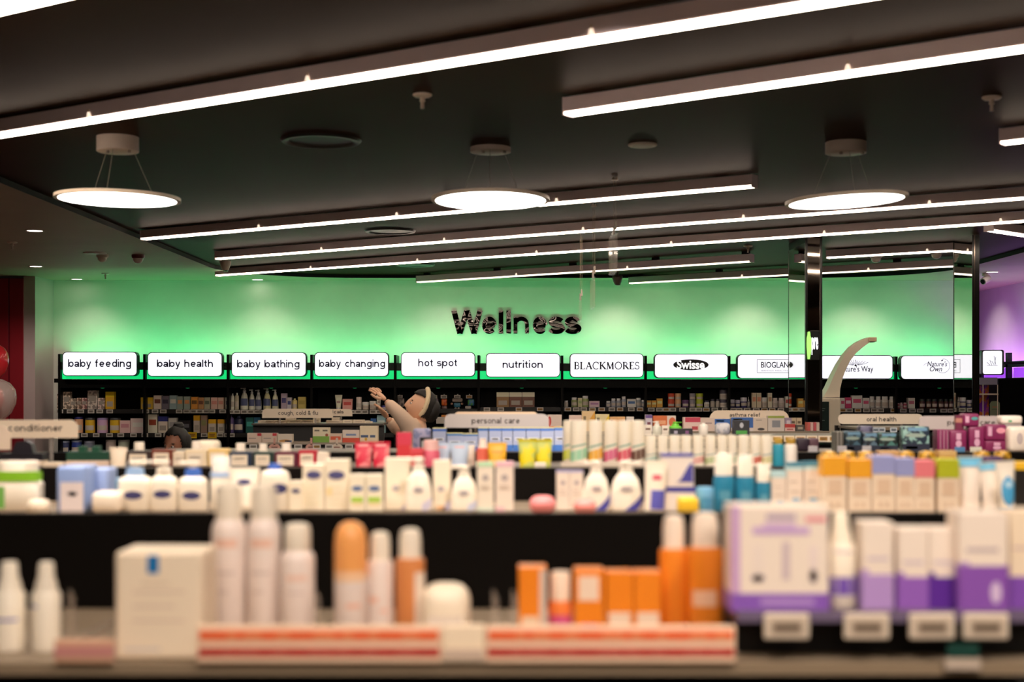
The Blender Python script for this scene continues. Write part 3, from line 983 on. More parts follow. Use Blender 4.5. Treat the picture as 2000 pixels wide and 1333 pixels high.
for z in (0.3, 0.7, 1.1, 1.4):
    MB().box(5.25, 5.66, 14.0, 16.9, z - 0.02, z, '15120f').build('shelf', t)
d = 13.9
t = thing('display_screen', 'tall black display cabinet back at the right edge', 'display stand', (X(1985, d), d, 0))
MB().rbox(X(1951, d), X(2050, d), d, d + 0.06, 0.1, Z(739, d), 0.01, '060505:r60:i115', 1).build('cabinet_back', t)
MB().box(X(1953, d), X(2048, d), d - 0.1, d + 0.16, 0, 0.1, BLACK).build('plinth', t)
d = 13.8
t = thing('display_stand', 'lit orange product display stand right of the slim column', 'display stand', (X(1930, d), d, 0))
MB().box(X(1914, d), X(1950, d), d + 0.03, d + 0.3, 0, Z(815, d), 'a8501e').build('base', t)
MB().box(X(1914, d), X(1950, d), d + 0.28, d + 0.3, Z(815, d), Z(753, d), 'e07a30:p8a30c814:r30').build('back_panel', t)
MB().box(X(1914, d), X(1950, d), d, d + 0.3, Z(772, d), Z(769, d), 'dccab8').build('shelf', t)
MB().box(X(1914, d), X(1948, d), d, d + 0.3, Z(752, d), Z(738, d), '9a96b0').build('header', t)
for px in (1919, 1947.5):
    MB().box(X(px, d), X(px + 1.5, d), d - 0.005, d, Z(815, d), Z(752, d), 'ecd8c8').build('upright', t)
t = thing('shaped_card', 'grey green shaped display card on the orange stand', 'card', (X(1945, 13.84), 13.84, Z(815, 13.8)))
d = 13.84
MB().prism(rrect(X(1934, d), X(1953, d), Z(815, 13.8) + 0.002, Z(784, d), 0.03, corners=(0, 0, 1, 1)), d, d + 0.01, '7f8a70').build('card', t)
MB().box(X(1938, d), X(1949, d), d - 0.001, d, Z(797, d), Z(794, d), 'a87a60').build('print', t)
MB().box(X(1937, d), X(1950, d), d - 0.001, d, Z(800.5, d), Z(799.8, d), '4c5442').build('print_rule', t)

# ------------------------------------------------------------------ health check station with curved arm
d = 12.45
t = thing('health_check_station', 'cream health check station with a tall curved measuring arm', 'health station', (X(1624, d), d + 0.15, 0))
CR = 'f6ead4:r35'
MB().rbox(X(1600, d), X(1642, d), d, d + 0.35, 0.06, Z(778, d), 0.01, CR).build('cabinet', t)
MB().box(X(1600, d), X(1642, d), d + 0.02, d + 0.33, 0, 0.06, '3a352f').build('plinth', t)
MB().rbox(X(1596, d), X(1622, d), d - 0.03, d, Z(848, d), Z(778, d), 0.008, CR).build('screen_bezel', t)
MB().box(X(1598, d), X(1617.5, d), d - 0.034, d - 0.03, Z(842, d), Z(785, d), '2c3836:r12').build('screen', t)
for yy, ww in ((799, 6), (803, 4), (822, 5)):
    MB().box(X(1604, d), X(1604 + ww, d), d - 0.0352, d - 0.034, Z(yy, d), Z(yy - 0.8, d), '7c8a88').build('screen_text', t)
left = [(1610, 777), (1622, 757), (1632, 734), (1643, 712), (1654, 694), (1668, 677), (1682, 667), (1697, 660), (1706, 658.5)]
right = [(1642.5, 777), (1644, 760), (1649, 740), (1656, 722), (1665, 705), (1677, 690), (1690, 679), (1700, 672), (1708, 667)]
m = MB()
for k in range(len(left) - 1):
    q = [left[k], right[k], right[k + 1], left[k + 1]]
    dd = 0.11 - 0.075 * k / 8
    d2 = 0.11 - 0.075 * (k + 1) / 8
    vs = [(X(px, d), d + 0.16 + s * e, Z(py, d)) for s in (-1, 1) for (px, py), e in zip(q, (dd, dd, d2, d2))]
    m.add(vs, [(0, 1, 2, 3), (7, 6, 5, 4), (1, 5, 6, 2), (0, 3, 7, 4)] + ([(0, 4, 5, 1)] if k == 0 else []) + ([(3, 2, 6, 7)] if k == 7 else []), CR)
m.build('curved_arm', t)
MB().rbox(X(1703, d), X(1718.5, d), d + 0.1, d + 0.22, Z(667, d), Z(658, d), 0.006, 'e8cfae:r35').build('sensor_head', t)
MB().box(X(1706, d), X(1716, d), d + 0.12, d + 0.2, Z(667.8, d), Z(667, d), '5c4a38').build('sensor_lens', t)

# ------------------------------------------------------------------ balloons
def balloon(px, py, rx, ry, d, key, lab, inner=None, string_to=0.05):
    x, z = X(px, d), Z(py, d)
    r, rz = rx * d / F, ry * d / F
    t = thing('balloon', lab, 'balloon', (x, d, z - rz - 0.02), 'balloons at the left edge')
    prof = [(0, -1.0), (0.1, -0.99), (0.45, -0.86), (0.78, -0.55), (0.96, -0.15), (1, 0.15), (0.93, 0.5), (0.72, 0.78), (0.4, 0.95), (0, 1.0)]
    MB().lathe(prof, key, cx=x, cy=d, z=z, r=r, h=rz, n=28).build('skin', t, smooth=True)
    if inner:
        MB().lathe(prof, inner, cx=x - r * 0.25, cy=d, z=z + rz * 0.0, r=r * 0.72, h=rz * 0.8, n=24).build('inner_balloon', t, smooth=True)
    MB().lathe([(0, 0), (0.6, 0), (0.2, 1), (0, 1)], inner or key, cx=x, cy=d, z=z - rz - 0.02, r=0.02, h=0.025, n=10).build('knot', t)
    MB().tube([(x, d, z - rz - 0.02), (x - 0.02, d, 0.6), (x, d, 0.02)], 0.0015, 'd8c8c0', 5).build('string', t)


balloon(-14, 708, 30, 36, 12.0, 'd42a34:r18', 'red balloon at the left edge, the upper one')
balloon(-14, 783, 45, 44, 11.6, 'e8e0d8:c35', 'clear balloon with a red balloon inside', 'd42434:r18')

# ------------------------------------------------------------------ gondolas
GOND = {}


def gondola(key, lab, px0, px1, df, db, zs, ptop, name='gondola'):
    """free standing shelf unit: top shelf at zs from df to db with a panel behind it up to ptop"""
    dm = (df + db) / 2
    xa, xb = X(px0, dm), X(px1, dm)
    t = thing(name, lab, 'shelving', ((xa + xb) / 2, dm, 0), 'black gondola shelf units')
    MB().box(xa, xb, df + 0.06, db, 0.08, zs - 0.05, BLACK).build('body', t)
    MB().box(xa + 0.02, xb - 0.02, df + 0.1, db, 0, 0.08, BLACK).build('plinth', t)
    s = MB().box(xa, xb, df, db, zs - 0.013, zs, '8a7a66:r45' if key in ('R0', 'R2') else '6c6054:r45').build('shelf', t)
    MB().box(xa, xb, df - 0.006, df, zs - 0.014, zs + 0.003, '8a7862:r40').build('shelf_lip', t)
    if ptop:
        MB().box(xa, xb, db, db + 0.03, 0.08, ptop, '0d0a08:r60:i118').build('back_panel', t)
    for x in (xa, xb):
        MB().box(x - 0.012, x + 0.012, db - 0.01, db + 0.04, 0, (ptop or zs) + 0.001, BLACK).build('upright', t)
    GOND[key] = (t, s, zs, df)
    return t


z_R0 = Z(1290, 2.0)
z_R0b = Z(1196, 2.0)
z_R2 = Z(1000, 3.2)
z_R3 = Z(912, 4.5)
z_R4 = Z(882, 6.0)
z_R5 = Z(851, 7.5)
z_R6 = Z(843, 9.2)
z_R7 = Z(836, 8.3)
gondola('R0', 'front gondola shelf nearest the camera with white sprays and orange bottles', -900, 1990, 1.97, 2.47, z_R0, Z(1003, 2.47))
gondola('R2', 'second gondola row holding white lotion bottles and tall cartons', -600, 2600, 3.0, 3.5, z_R2, Z(914, 3.5))
gondola('R3', 'third gondola row holding dry shampoo cans and yellow pouches', -400, 2500, 4.2, 4.82, z_R3, Z(884, 4.82))
gondola('R4', 'fourth gondola row holding blue cartons and magenta packs', 300, 2300, 5.7, 6.3, z_R4, None)
gondola('R5', 'fifth gondola row with brown price tickets left of the curved arm station', 1230, 1660, 7.35, 7.9, z_R5, None)
gondola('R6', 'gondola behind the asthma relief sign', 1040, 1600, 9.1, 9.7, z_R6, None)
gondola('R7', 'gondola under the oral health sign', 1655, 1990, 8.3, 8.8, z_R7, None)
# cough and cold gondola with two tiers
d = 9.2
zl, zt = Z(865, d), Z(829.5, d)
xa, xb = X(478, d), X(742, d)
t = thing('gondola', 'two tier black gondola under the cough, cold & flu sign', 'shelving', ((xa + xb) / 2, d, 0), 'black gondola shelf units')
MB().box(xa, xb, d, d + 0.3, 0.08, zl - 0.03, BLACK).build('body', t)
MB().box(xa, xb, d + 0.3, d + 0.33, 0.08, zt - 0.012, '100d0b:r60').build('back_panel', t)
cgs = MB().box(xa, xb, d - 0.02, d + 0.3, zl - 0.012, zl, '9a8a78').build('shelf', t)
MB().box(xa, xb, d + 0.24, d + 0.6, zt - 0.012, zt, '3a3129').build('top_shelf', t)
MB().box(xa, xb, d - 0.022, d - 0.02, zl - 0.04, zl - 0.012, BLACK).build('ticket_rail', t)
for px in (495, 582.5, 619, 643, 682):
    ticket(cgs, px, zl - 0.025, d - 0.022, 15, 8, face='a8792c' if px == 619 else '8e867c')
# raised display shelf on the front gondola, right
t = thing('raised_shelf', 'raised black shelf carrying the purple skincare cartons', 'shelf', (X(1720, 2.0), 2.15, z_R0), None)
xa, xb = X(1436, 2.0), 0.76
MB().box(xa, xb, 1.99, 2.3, z_R0b - 0.012, z_R0b, '5c4c58').build('board', t)
MB().box(xa, xb, 2.05, 2.3, z_R0 + 0.001, z_R0b - 0.012, '0a0807:r70').build('riser', t)
lipo = MB().box(xa, xb, 1.986, 1.99, z_R0b - 0.012, z_R0b + 0.004, '8a7a98:c60').build('clear_lip', t)
d = 1.985
for px in (1535, 1691, 1818, 1923):
    W, H = 88 * d / F, 50 * d / F
    zc = Z(1223, d)
    x = X(px, d)
    m = MB().rbox(x - W / 2, x + W / 2, d - 0.008, d, zc - H / 2, zc + H / 2, 0.003, 'd4c4b0')
    m.box(x - W * 0.36, x + W * 0.36, d - 0.0085, d - 0.008, zc - H * 0.3, zc + H * 0.26, 'b4a08c')
    m.box(x - W * 0.29, x + W * 0.29, d - 0.009, d - 0.0085, zc - H * 0.18, zc + H * 0.12, '6e6052')
    m.build('price_ticket', t)
d = 1.96
t = thing('hanging_ticket', 'small white ticket with a dark green top on the lower right lip', 'ticket', (X(1880, d), d, Z(1308, d)))
MB().box(X(1845, d), X(1914, d), d - 0.004, d, Z(1308, d), Z(1286, d), 'b8a898').build('card', t)
MB().box(X(1850, d), X(1910, d), d - 0.003, d, Z(1284, d), Z(1258, d), '123c34').build('holder', t)
# promotional strips in clear rails along the front lip
for a, b, lab in ((384, 862, 'red and orange promotional shelf strip under the white sprays'), (948, 1437, 'red and orange promotional shelf strip under the orange products')):
    d = 1.955
    t = thing('promotional_strip', lab, 'shelf strip', (X((a + b) / 2, d), d, Z(1296, d)), 'promotional strips on the front shelf lip')
    MB().rbox(X(a, d), X(b, d), d, d + 0.012, Z(1296, d), Z(1224, d), 0.002, 'f2cfb0').build('clear_rail', t)
    MB().box(X(a + 6, d), X(b - 6, d), d - 0.001, d, Z(1251, d), Z(1233, d), 'f06a3a').build('upper_band', t)
    MB().box(X(a + 4, d), X(b - 4, d), d - 0.001, d, Z(1283, d), Z(1266, d), 'b83a34').build('lower_band', t)
    m = MB()
    x = a + 60
    k = 0
    while x < b - 40:
        wv = (18, 34, 26, 42, 22)[k % 5]
        m.box(X(x, d), X(x + wv, d), d - 0.0015, d - 0.001, Z(1250, d), Z(1236, d), 'f38c5c')
        m.box(X(x - 10, d), X(x + wv - 6, d), d - 0.0015, d - 0.001, Z(1280, d), Z(1270, d), 'c4584e')
        x += wv + (14, 30, 46)[k % 3]
        k += 1
    m.build('pale_print', t)
d = 1.955
t = thing('blank_strip', 'plain cream shelf strip between the two red strips', 'shelf strip', (X(905, d), d, Z(1294, d)))
MB().rbox(X(864, d), X(946, d), d, d + 0.012, Z(1294, d), Z(1222, d), 0.002, 'f8e2c4').build('rail', t)
MB().box(X(866, d), X(944, d), d - 0.001, d, Z(1288, d), Z(1268, d), 'd0b8a4').build('card', t)
t = thing('pink_strip', 'faded pink shelf strip left of the large cream carton', 'shelf strip', (X(165, d), d, Z(1296, d)))
MB().rbox(X(106, d), X(222, d), d, d + 0.01, Z(1296, d), Z(1250, d), 0.002, 'd8ab8c').build('rail', t)
MB().box(X(106, d), X(222, d), d - 0.001, d, Z(1284, d), Z(1262, d), 'c98a84').build('band', t)

# tickets on R5's front edge and the shelf row under the oral health sign
for px in (1517, 1541, 1563, 1585.5, 1608, 1628):
    ticket(GOND['R5'][1], px, GOND['R5'][2] - 0.012, 7.343, 20, 12, 'e4d4bc', 'a87828')
for px in (1682, 1710, 1722, 1745, 1766):
    ticket(GOND['R7'][1], px, GOND['R7'][2] - 0.012, 8.293, 13, 9, 'dfe4ea', '8c98a4')

# ------------------------------------------------------------------ aisle signs
def aisle(px0, px1, y0, y1, d, key, lab, txt=None, ta=0, tb=0, ty=(0, 0), zfoot=None, corners=(0, 0, 1, 1), rr=0.45, ink='4a3a30'):
    xa, xb, z0, z1 = X(px0, d), X(px1, d), Z(y1, d), Z(y0, d)
    zf = zfoot if zfoot is not None else z0 - 0.1
    t = thing('aisle_sign', lab, 'aisle sign', ((xa + xb) / 2, d, zf), 'rounded aisle signs on the gondolas')
    MB().prism(rrect(xa, xb, z0, z1, (z1 - z0) * rr, corners=corners), d, d + 0.006, key).build('board', t)
    for s in (0.25, 0.75):
        xx = xa + (xb - xa) * s
        MB().box(xx - 0.006, xx + 0.006, d + 0.006, d + 0.01, zf + 0.001, z1 - (z1 - z0) * 0.4, 'b8b0a8:c40').build('clear_stem', t)
    if txt:
        sans(txt, t, ta, tb, ty[0], ty[1], d, ink + ':r60', w=0.115, thick=0.001)
    return t


SG = 'f2dfc6:r50'
aisle(-60, 152, 821, 856, 4.76, SG, 'tan aisle sign reading conditioner', 'conditioner', 15, 122, (829.5, 843), z_R3)
aisle(-90, 20, 832, 879, 4.35, 'f0d8c0:r50', 'blank rounded aisle sign cut by the left edge', None, zfoot=z_R3)
aisle(512, 650, 799, 817, 9.35, SG, 'tan aisle sign reading cough, cold & flu', 'cough, cold & flu', 543, 621, (802.8, 811), zt)
aisle(600, 688, 799.5, 813.5, 9.75, SG, 'tan aisle sign mostly hidden behind the cough sign', 'nicals', 643, 671, (801.6, 808), zt - 0.012)
aisle(868, 1072, 809, 836, 6.2, 'b4aca8:r50', 'grey aisle sign reading personal care above the blue cartons', 'personal care', 921, 1015, (816, 827.8), z_R4, ink='3a322e')
aisle(888, 1050, 805, 822, 6.27, 'dcbfa0:r50', 'tan aisle sign just behind the grey personal care sign', None, zfoot=z_R4)
aisle(1386, 1541, 802, 840, 9.66, SG, 'tan aisle sign reading asthma relief', 'asthma relief', 1425, 1484.5, (806.8, 814.5), z_R6)
aisle(1637, 1803, 809, 829, 8.31, SG, 'tan aisle sign reading oral health', 'oral health', 1692, 1750.5, (814.8, 823.6), z_R7, corners=(1, 0, 1, 1), rr=0.5)
aisle(1795, 1995, 813, 839, 6.27, 'b4a8a4:r50', 'grey aisle sign reading personal care behind magenta packs', 'personal care', 1850, 1943.5, (820, 830.5), z_R4, ink='3a322e')

# ------------------------------------------------------------------ product builders
def setup(name, lab, cat, px0, px1, pyt, zb, d, dep, group, tilt):
    W = (px1 - px0) * d / F
    H = Z(pyt, d) - zb
    dep = dep if dep else min(W * 0.7, 0.09)
    t = thing(name, lab, cat, (X((px0 + px1) / 2, d), d + dep / 2, zb + 0.0008 + (0.5 * W * abs(math.sin(tilt)) if tilt else 0)), group, rot=(0, tilt, 0) if tilt else None, px=(px0 + px1) / 2)
    return t, W, H, dep


def panel(t, W, H, dep, u0, u1, v0, v1, key, shape='r', name='label', proud=0.0006):
    x0, x1, z0, z1 = (u0 - 0.5) * W, (u1 - 0.5) * W, v0 * H, v1 * H
    y = -dep / 2
    if shape == 'r':
        pts = [(x0, z0), (x1, z0), (x1, z1), (x0, z1)]
    elif shape == 'o':
        pts = [((x0 + x1) / 2 + (x1 - x0) / 2 * math.cos(2 * PI * i / 18), (z0 + z1) / 2 + (z1 - z0) / 2 * math.sin(2 * PI * i / 18)) for i in range(18)]
    elif shape == 'tr':     # triangle filling the lower right corner
        pts = [(x0, z0), (x1, z0), (x1, z1)]
    elif shape == 'tl':
        pts = [(x0, z0), (x1, z0), (x0, z1)]
    elif shape == 'w':      # wave rising to the right
        pts = [(x1, z0), (x1, z1)] + [(x0 + (x1 - x0) * (1 - k / 8), z0 + (z1 - z0) * (0.5 + 0.5 * math.cos(PI * k / 8))) for k in range(1, 9)]
    return MB().prism(pts, y - proud, y + 0.0002, key).build(name, t, local=True)


def lines(t, W, H, dep, n, key='b9a898', v0=0.3, v1=0.7, u0=0.2, u1=0.8):
    m = MB()
    for k in range(n):
        z = H * (v0 + (v1 - v0) * k / max(1, n - 1))
        e = u1 - 0.12 * W * 0 - (0.12 if k % 2 else 0)
        m.box((u0 - .5) * W, (e - .5) * W, -dep / 2 - 0.0007, -dep / 2, z, z + H * 0.018, key)
    m.build('printed_text', t, local=True)


def carton(px0, px1, pyt, zb, d, lab, col, bands=(), panels=(), nl=0, dep=None, tilt=0, group=None, name='carton', cat='carton', r=0.0012, lkey='b9a898', lv=(0.3, 0.7)):
    t, W, H, dep = setup(name, lab, cat, px0, px1, pyt, zb, d, dep, group, tilt)
    if d < 7:
        MB().rbox(-W / 2, W / 2, -dep / 2, dep / 2, 0, H, r, col, 1).build('box', t, local=True)
    else:
        MB().box(-W / 2, W / 2, -dep / 2, dep / 2, 0, H, col).build('box', t, local=True)
    e = 0.0004
    for v0, v1, k in bands:
        MB().box(-W / 2 - e, W / 2 + e, -dep / 2 - e, dep / 2 + e, v0 * H, v1 * H + (e if v1 >= 1 else 0), k).build('colour_band', t, local=True)
    for p in panels:
        panel(t, W, H, dep, *p)
    if nl:
        lines(t, W, H, dep, nl, lkey, lv[0], lv[1])
    return t


KIND = {
    'spray': [('body', 'b', [(0, 0), (.95, 0), (1, .012), (1, .70), (.93, .74), (.74, .775)]), ('cap', 'c', [(.74, .775), (.76, .785), (.76, .93), (.68, .985), (.4, 1), (0, 1)])],
    'dome': [('body', 'b', [(0, 0), (.95, 0), (1, .01), (1, .56)]), ('cap', 'c', [(1.0, .56), (1, .82), (.92, .91), (.7, .97), (.35, 1), (0, 1)])],
    'nozzle': [('body', 'b', [(0, 0), (.95, 0), (1, .01), (1, .64), (.82, .68)]), ('cap', 'c', [(.8, .67), (.74, .75), (.57, .84), (.52, .97), (.44, 1), (0, 1)])],
    'lotion': [('body', 'b', [(0, 0), (.95, 0), (1, .015), (1, .71), (.94, .735), (.74, .74)]), ('cap', 'c', [(.74, .735), (.74, .90), (.64, .98), (.35, 1), (0, 1)])],
    'pump': [('body', 'b', [(0, 0), (.94, 0), (1, .03), (1, .52), (.93, .62), (.72, .67), (.52, .685)]), ('collar', 'k', [(.54, .68), (.58, .69), (.52, .84), (.44, .85)]),
             ('pump', 'c', [(.26, .84), (.26, .90), (.40, .91), (.40, .97), (.34, 1), (0, 1)])],
    'cone': [('body', 'b', [(0, 0), (.96, 0), (1, .03), (1, .1), (.93, .40), (.74, .62), (.46, .74), (.42, .75)]), ('collar', 'k', [(.42, .745), (.42, .86), (.34, .87)]),
             ('pump', 'c', [(.22, .86), (.22, .91), (.4, .92), (.4, .98), (.3, 1), (0, 1)])],
    'flat': [('body', 'b', [(0, 0), (.94, 0), (1, .03), (1, .70), (.92, .81), (.6, .87), (.44, .875)]), ('cap', 'c', [(.42, .87), (.42, .99), (.38, 1), (0, 1)])],
    'bigcap': [('body', 'b', [(0, 0), (.95, 0), (1, .02), (1, .55), (.86, .62)]), ('cap', 'c', [(.88, .62), (.84, .98), (.78, 1), (0, 1)])],
    'can': [('body', 'b', [(0, 0), (.95, 0), (1, .01), (1, .56)]), ('cap', 'c', [(.985, .56), (.985, .95), (.92, .99), (0, 1)])],
    'jar': [('body', 'b', [(0, 0), (.9, 0), (.95, .03), (.95, .6)]), ('lid', 'c', [(1, .6), (1, .95), (.95, 1), (0, 1)])],
    'pill': [('body', 'b', [(0, 0), (.95, 0), (1, .03), (1, .68), (.8, .76)]), ('cap', 'c', [(.84, .76), (.84, .97), (.78, 1), (0, 1)])],
    'tin': [('body', 'b', [(0, 0), (1, 0), (1, .86)]), ('lid', 'c', [(1.03, .86), (1.03, .97), (.97, 1), (0, 1)])],
    'low': [('body', 'b', [(0, 0), (.9, 0), (1, .15), (1, .5)]), ('lid', 'c', [(1, .5), (.97, .75), (.8, .93), (.4, 1), (0, 1)])],
    'drop': [('body', 'b', [(0, 0), (.95, 0), (1, .02), (1, .55), (.5, .62)]), ('cap', 'c', [(.5, .6), (.5, .72), (.2, .8), (.12, 1), (0, 1)])],
}


def bottle(kind, px0, px1, pyt, zb, d, lab, b, c=None, k=None, patches=(), sy=1.0, p=2.0, name='bottle', cat='bottle', nozzle=0, group=None, n=None, tilt=0):
    W = (px1 - px0) * d / F
    t, W, H, dep = setup(name, lab, cat, px0, px1, pyt, zb, d, W * sy, group, tilt)
    n = n or (28 if d < 5 else 16)
    keys = {'b': b, 'c': c or b, 'k': k or c or b}
    R = W / 2
    for part, kk, prof in KIND[kind]:
        m = MB().lathe(prof, keys[kk], r=R, h=H, sy=sy, n=n, p=p if part == 'body' else 2.0)
        if part == 'pump' and nozzle:
            rr = R * 0.16
            a = 0 if nozzle > 0 else PI
            m.rbox(min(0, nozzle) * R * 1.0, max(0, nozzle) * R * 1.0, -rr, rr, H * 0.925, H * 0.985, rr * 0.5, keys[kk], 1)
        m.build(part, t, smooth=True, local=True)
    def at(th, k, zz):
        x, y = math.sin(th), -math.cos(th)
        q = (abs(x) ** p + abs(y) ** p) ** (-1.0 / p)
        return (R * k * x * q, R * k * y * q * sy, zz * H)
    for pa in patches:
        if pa[0] == 'o':
            _, zc, rz, deg, key = pa[:5]
            cu = pa[5] if len(pa) > 5 else 0
            A = math.radians(deg)
            vs = [at(cu, 1.015, zc)]
            for rg in (0.34, 0.67, 1.0):
                for i in range(20):
                    vs.append(at(cu + A * rg * math.cos(2 * PI * i / 20), 1.015, zc + rg * rz * math.sin(2 * PI * i / 20)))
            fs = [(0, i + 1, (i + 1) % 20 + 1) for i in range(20)]
            for g in (0, 20):
                fs += [(g + i + 1, g + 20 + i + 1, g + 20 + (i + 1) % 20 + 1, g + (i + 1) % 20 + 1) for i in range(20)]
            MB().add(vs, fs, key).build('logo', t, local=True, recalc=False)
        else:
            z0, z1, a0, a1, key = pa[:5]
            sl = pa[5] if len(pa) > 5 else 0.0      # slant
            vs = []
            N = 10
            for i in range(N + 1):
                th = math.radians(a0 + (a1 - a0) * i / N)
                for zz in (z0, z1):
                    vs.append(at(th, 1.008, min(0.98, max(0.01, zz + sl * (i / N - 0.5)))))
            MB().add(vs, [(2 * i, 2 * i + 2, 2 * i + 3, 2 * i + 1) for i in range(N)], key).build('label', t, local=True, recalc=False)
    return t


def tube(px0, px1, pyt, zb, d, lab, col, cap=None, capf=0.13, low=0.66, top=None, panels=(), dep=None, tilt=0, group=None, name='squeeze_tube', cat='tube', flat=False):
    """squeeze tube standing on its cap (or a stand-up pouch when flat), crimped along the top"""
    t, W, H, dep = setup(name, lab, cat, px0, px1, pyt, zb, d, dep or (px1 - px0) * d / F * 0.55, group, tilt)
    n = 20
    secs = []
    z0 = 0 if flat else capf
    for k in range(7):
        s = k / 6
        wx = low + (1 - low) * s ** 1.2
        wy = (dep / W) * (1 - s ** 1.6) * 0.95 + 0.02
        secs.append((wx, wy, z0 + (0.93 - z0) * s))
    secs.append((1.0, 0.02, 1.0))
    m = MB()
    vs = []
    for wx, wy, zf in secs:
        for i in range(n):
            a = 2 * PI * i / n
            vs.append((W / 2 * wx * math.cos(a), W / 2 * wy * math.sin(a) * 1.0, zf * H))
    fs = [(j * n + i, j * n + (i + 1) % n, (j + 1) * n + (i + 1) % n, (j + 1) * n + i) for j in range(len(secs) - 1) for i in range(n)]
    fs.append(list(range(n)))
    fs.append([(len(secs) - 1) * n + i for i in range(n)])
    m.add(vs, fs, col)
    m.build('pouch' if flat else 'tube_body', t, smooth=True, local=True)
    if not flat:
        MB().lathe([(0, 0), (.97, 0), (1, .1), (1, 1), (0, 1)], cap or col, r=W / 2 * low * 0.97, h=H * capf, n=20).build('cap', t, smooth=True, local=True)
    if top:
        MB().box(-W / 2 * 1.005, W / 2 * 1.005, -0.0025 - W * 0.012, 0.0025 + W * 0.012, H * 0.93, H, top).build('crimp', t, local=True)
    for u0, u1, v0, v1, key, shape in panels:
        # flat print following the sloping front of the tube
        N = 6
        vs = []
        for j in range(N + 1):
            v = v0 + (v1 - v0) * j / N
            s = max(0, min(1, (v - z0) / (0.93 - z0)))
            wx = low + (1 - low) * s ** 1.2
            wy = (dep / W) * (1 - s ** 1.6) * 0.95 + 0.02
            for i in range(N + 1):
                u = (u0 + (u1 - u0) * i / N - 0.5) * 2
                if shape == 'o':
                    q = math.sqrt(max(0, 1 - (2 * j / N - 1) ** 2))
                    u = ((u0 + u1) / 2 - 0.5) * 2 + (u1 - u0) * (2 * i / N - 1) * q
                elif shape == 'w':
                    u = u0 * 2 - 1 + (u1 - u0) * 2 * i / N * (1 - j / N)
                uu = min(0.98, max(-0.98, u / wx))
                vs.append((W / 2 * wx * uu, -W / 2 * wy * math.sqrt(1 - uu * uu) - 0.0012, v * H))
        MB().add(vs, [(j * (N + 1) + i, j * (N + 1) + i + 1, (j + 1) * (N + 1) + i + 1, (j + 1) * (N + 1) + i) for j in range(N) for i in range(N)], key).build('label', t, local=True, recalc=False, smooth=True)
    return t


def pack(px0, px1, pyt, zb, d, lab, col, panels=(), dep=None, tilt=0, group=None, name='soft_pack', cat='pack', soft=0.3, bands=()):
    t, W, H, dep = setup(name, lab, cat, px0, px1, pyt, zb, d, dep, group, tilt)
    MB().rbox(-W / 2, W / 2, -dep / 2, dep / 2, 0, H, soft * min(dep, W, H), col, 3).build('wrapper', t, smooth=True, local=True)
    for p in panels:
        panel(t, W, H, dep, *p)
    return t


OV = '3c3c6c'       # dark blue oval logo
WB = 'f4ead8:r35'   # white plastic
# ================================================================== front gondola
z, d = z_R0, 2.05
bottle('nozzle', -22, 38, 1103, z, d, 'white nozzle bottle cut by the left edge', WB, patches=[(.35, .38, -50, 50, '5a5ab8')])
bottle('nozzle', 54, 109, 1103, z, d, 'small white nozzle bottle left of the large cream carton', WB, patches=[(.50, .53, -60, -20, '8890c8')])
carton(225, 395, 1080, z, 2.0, 'large cream carton with a small blue square near its top', 'f4e2c8', panels=[(.37, .50, .80, .97, '0f72b4'), (.3, .62, .70, .715, 'd8c4ae'), (.1, .52, .08, .11, 'd8cfc8')],
       nl=3, dep=0.10, r=0.004, lv=(0.35, 0.62), lkey='dcc6b4')
SP = 'efe0d8:r35'
bottle('spray', 407, 474, 948, z, 2.13, 'tall white spray can beside the large cream carton', SP, WB, patches=[(.60, .655, -38, 38, 'eec4b0'), (.43, .45, -40, 30, 'd2c2bc'), (.31, .33, -40, 10, 'dccac2')], name='spray_can', cat='spray can')
bottle('spray', 476, 543, 948, z, 2.13, 'tall white spray can, right one of the tall pair', SP, WB, patches=[(.60, .655, -38, 38, 'eec4b0'), (.43, .45, -40, 30, 'd2c2bc'), (.31, .33, -40, 10, 'dccac2')], name='spray_can', cat='spray can')
bottle('spray', 542, 610, 1027, z, 2.11, 'medium white spray can next to the tall pair', SP, WB, patches=[(.53, .58, -30, 40, 'f0cdbc'), (.42, .44, -30, 30, 'dccac4')], name='spray_can', cat='spray can')
bottle('dome', 649, 714, 1024, z, 2.11, 'white can with an orange domed cap', SP, 'f2a860:r30', patches=[(.52, .60, -70, 70, 'f6cda4'), (.3, .34, -10, 40, 'f0c0ac')], name='spray_can', cat='spray can')
bottle('lotion', 714, 766, 1043, z, 2.13, 'slim white can between the orange capped can and orange bottle', SP, WB, patches=[(.36, .42, -50, -5, 'f0c2ae'), (.27, .31, 0, 40, 'f0c8b8')], name='spray_can', cat='spray can')
bottle('lotion', 770, 828, 1037, z, 2.13, 'copper orange bottle with a white cap and white side label', 'd98a50:r30', WB, patches=[(.05, .62, 22, 85, 'ecdccc')])
pack(821, 917, 1147, z, 2.10, 'white rounded low tub at the end of the strip', 'f6e8d0', dep=0.07, soft=0.35, name='cream_tub', cat='tub', panels=[(.15, .85, .2, .5, 'eadccd')])
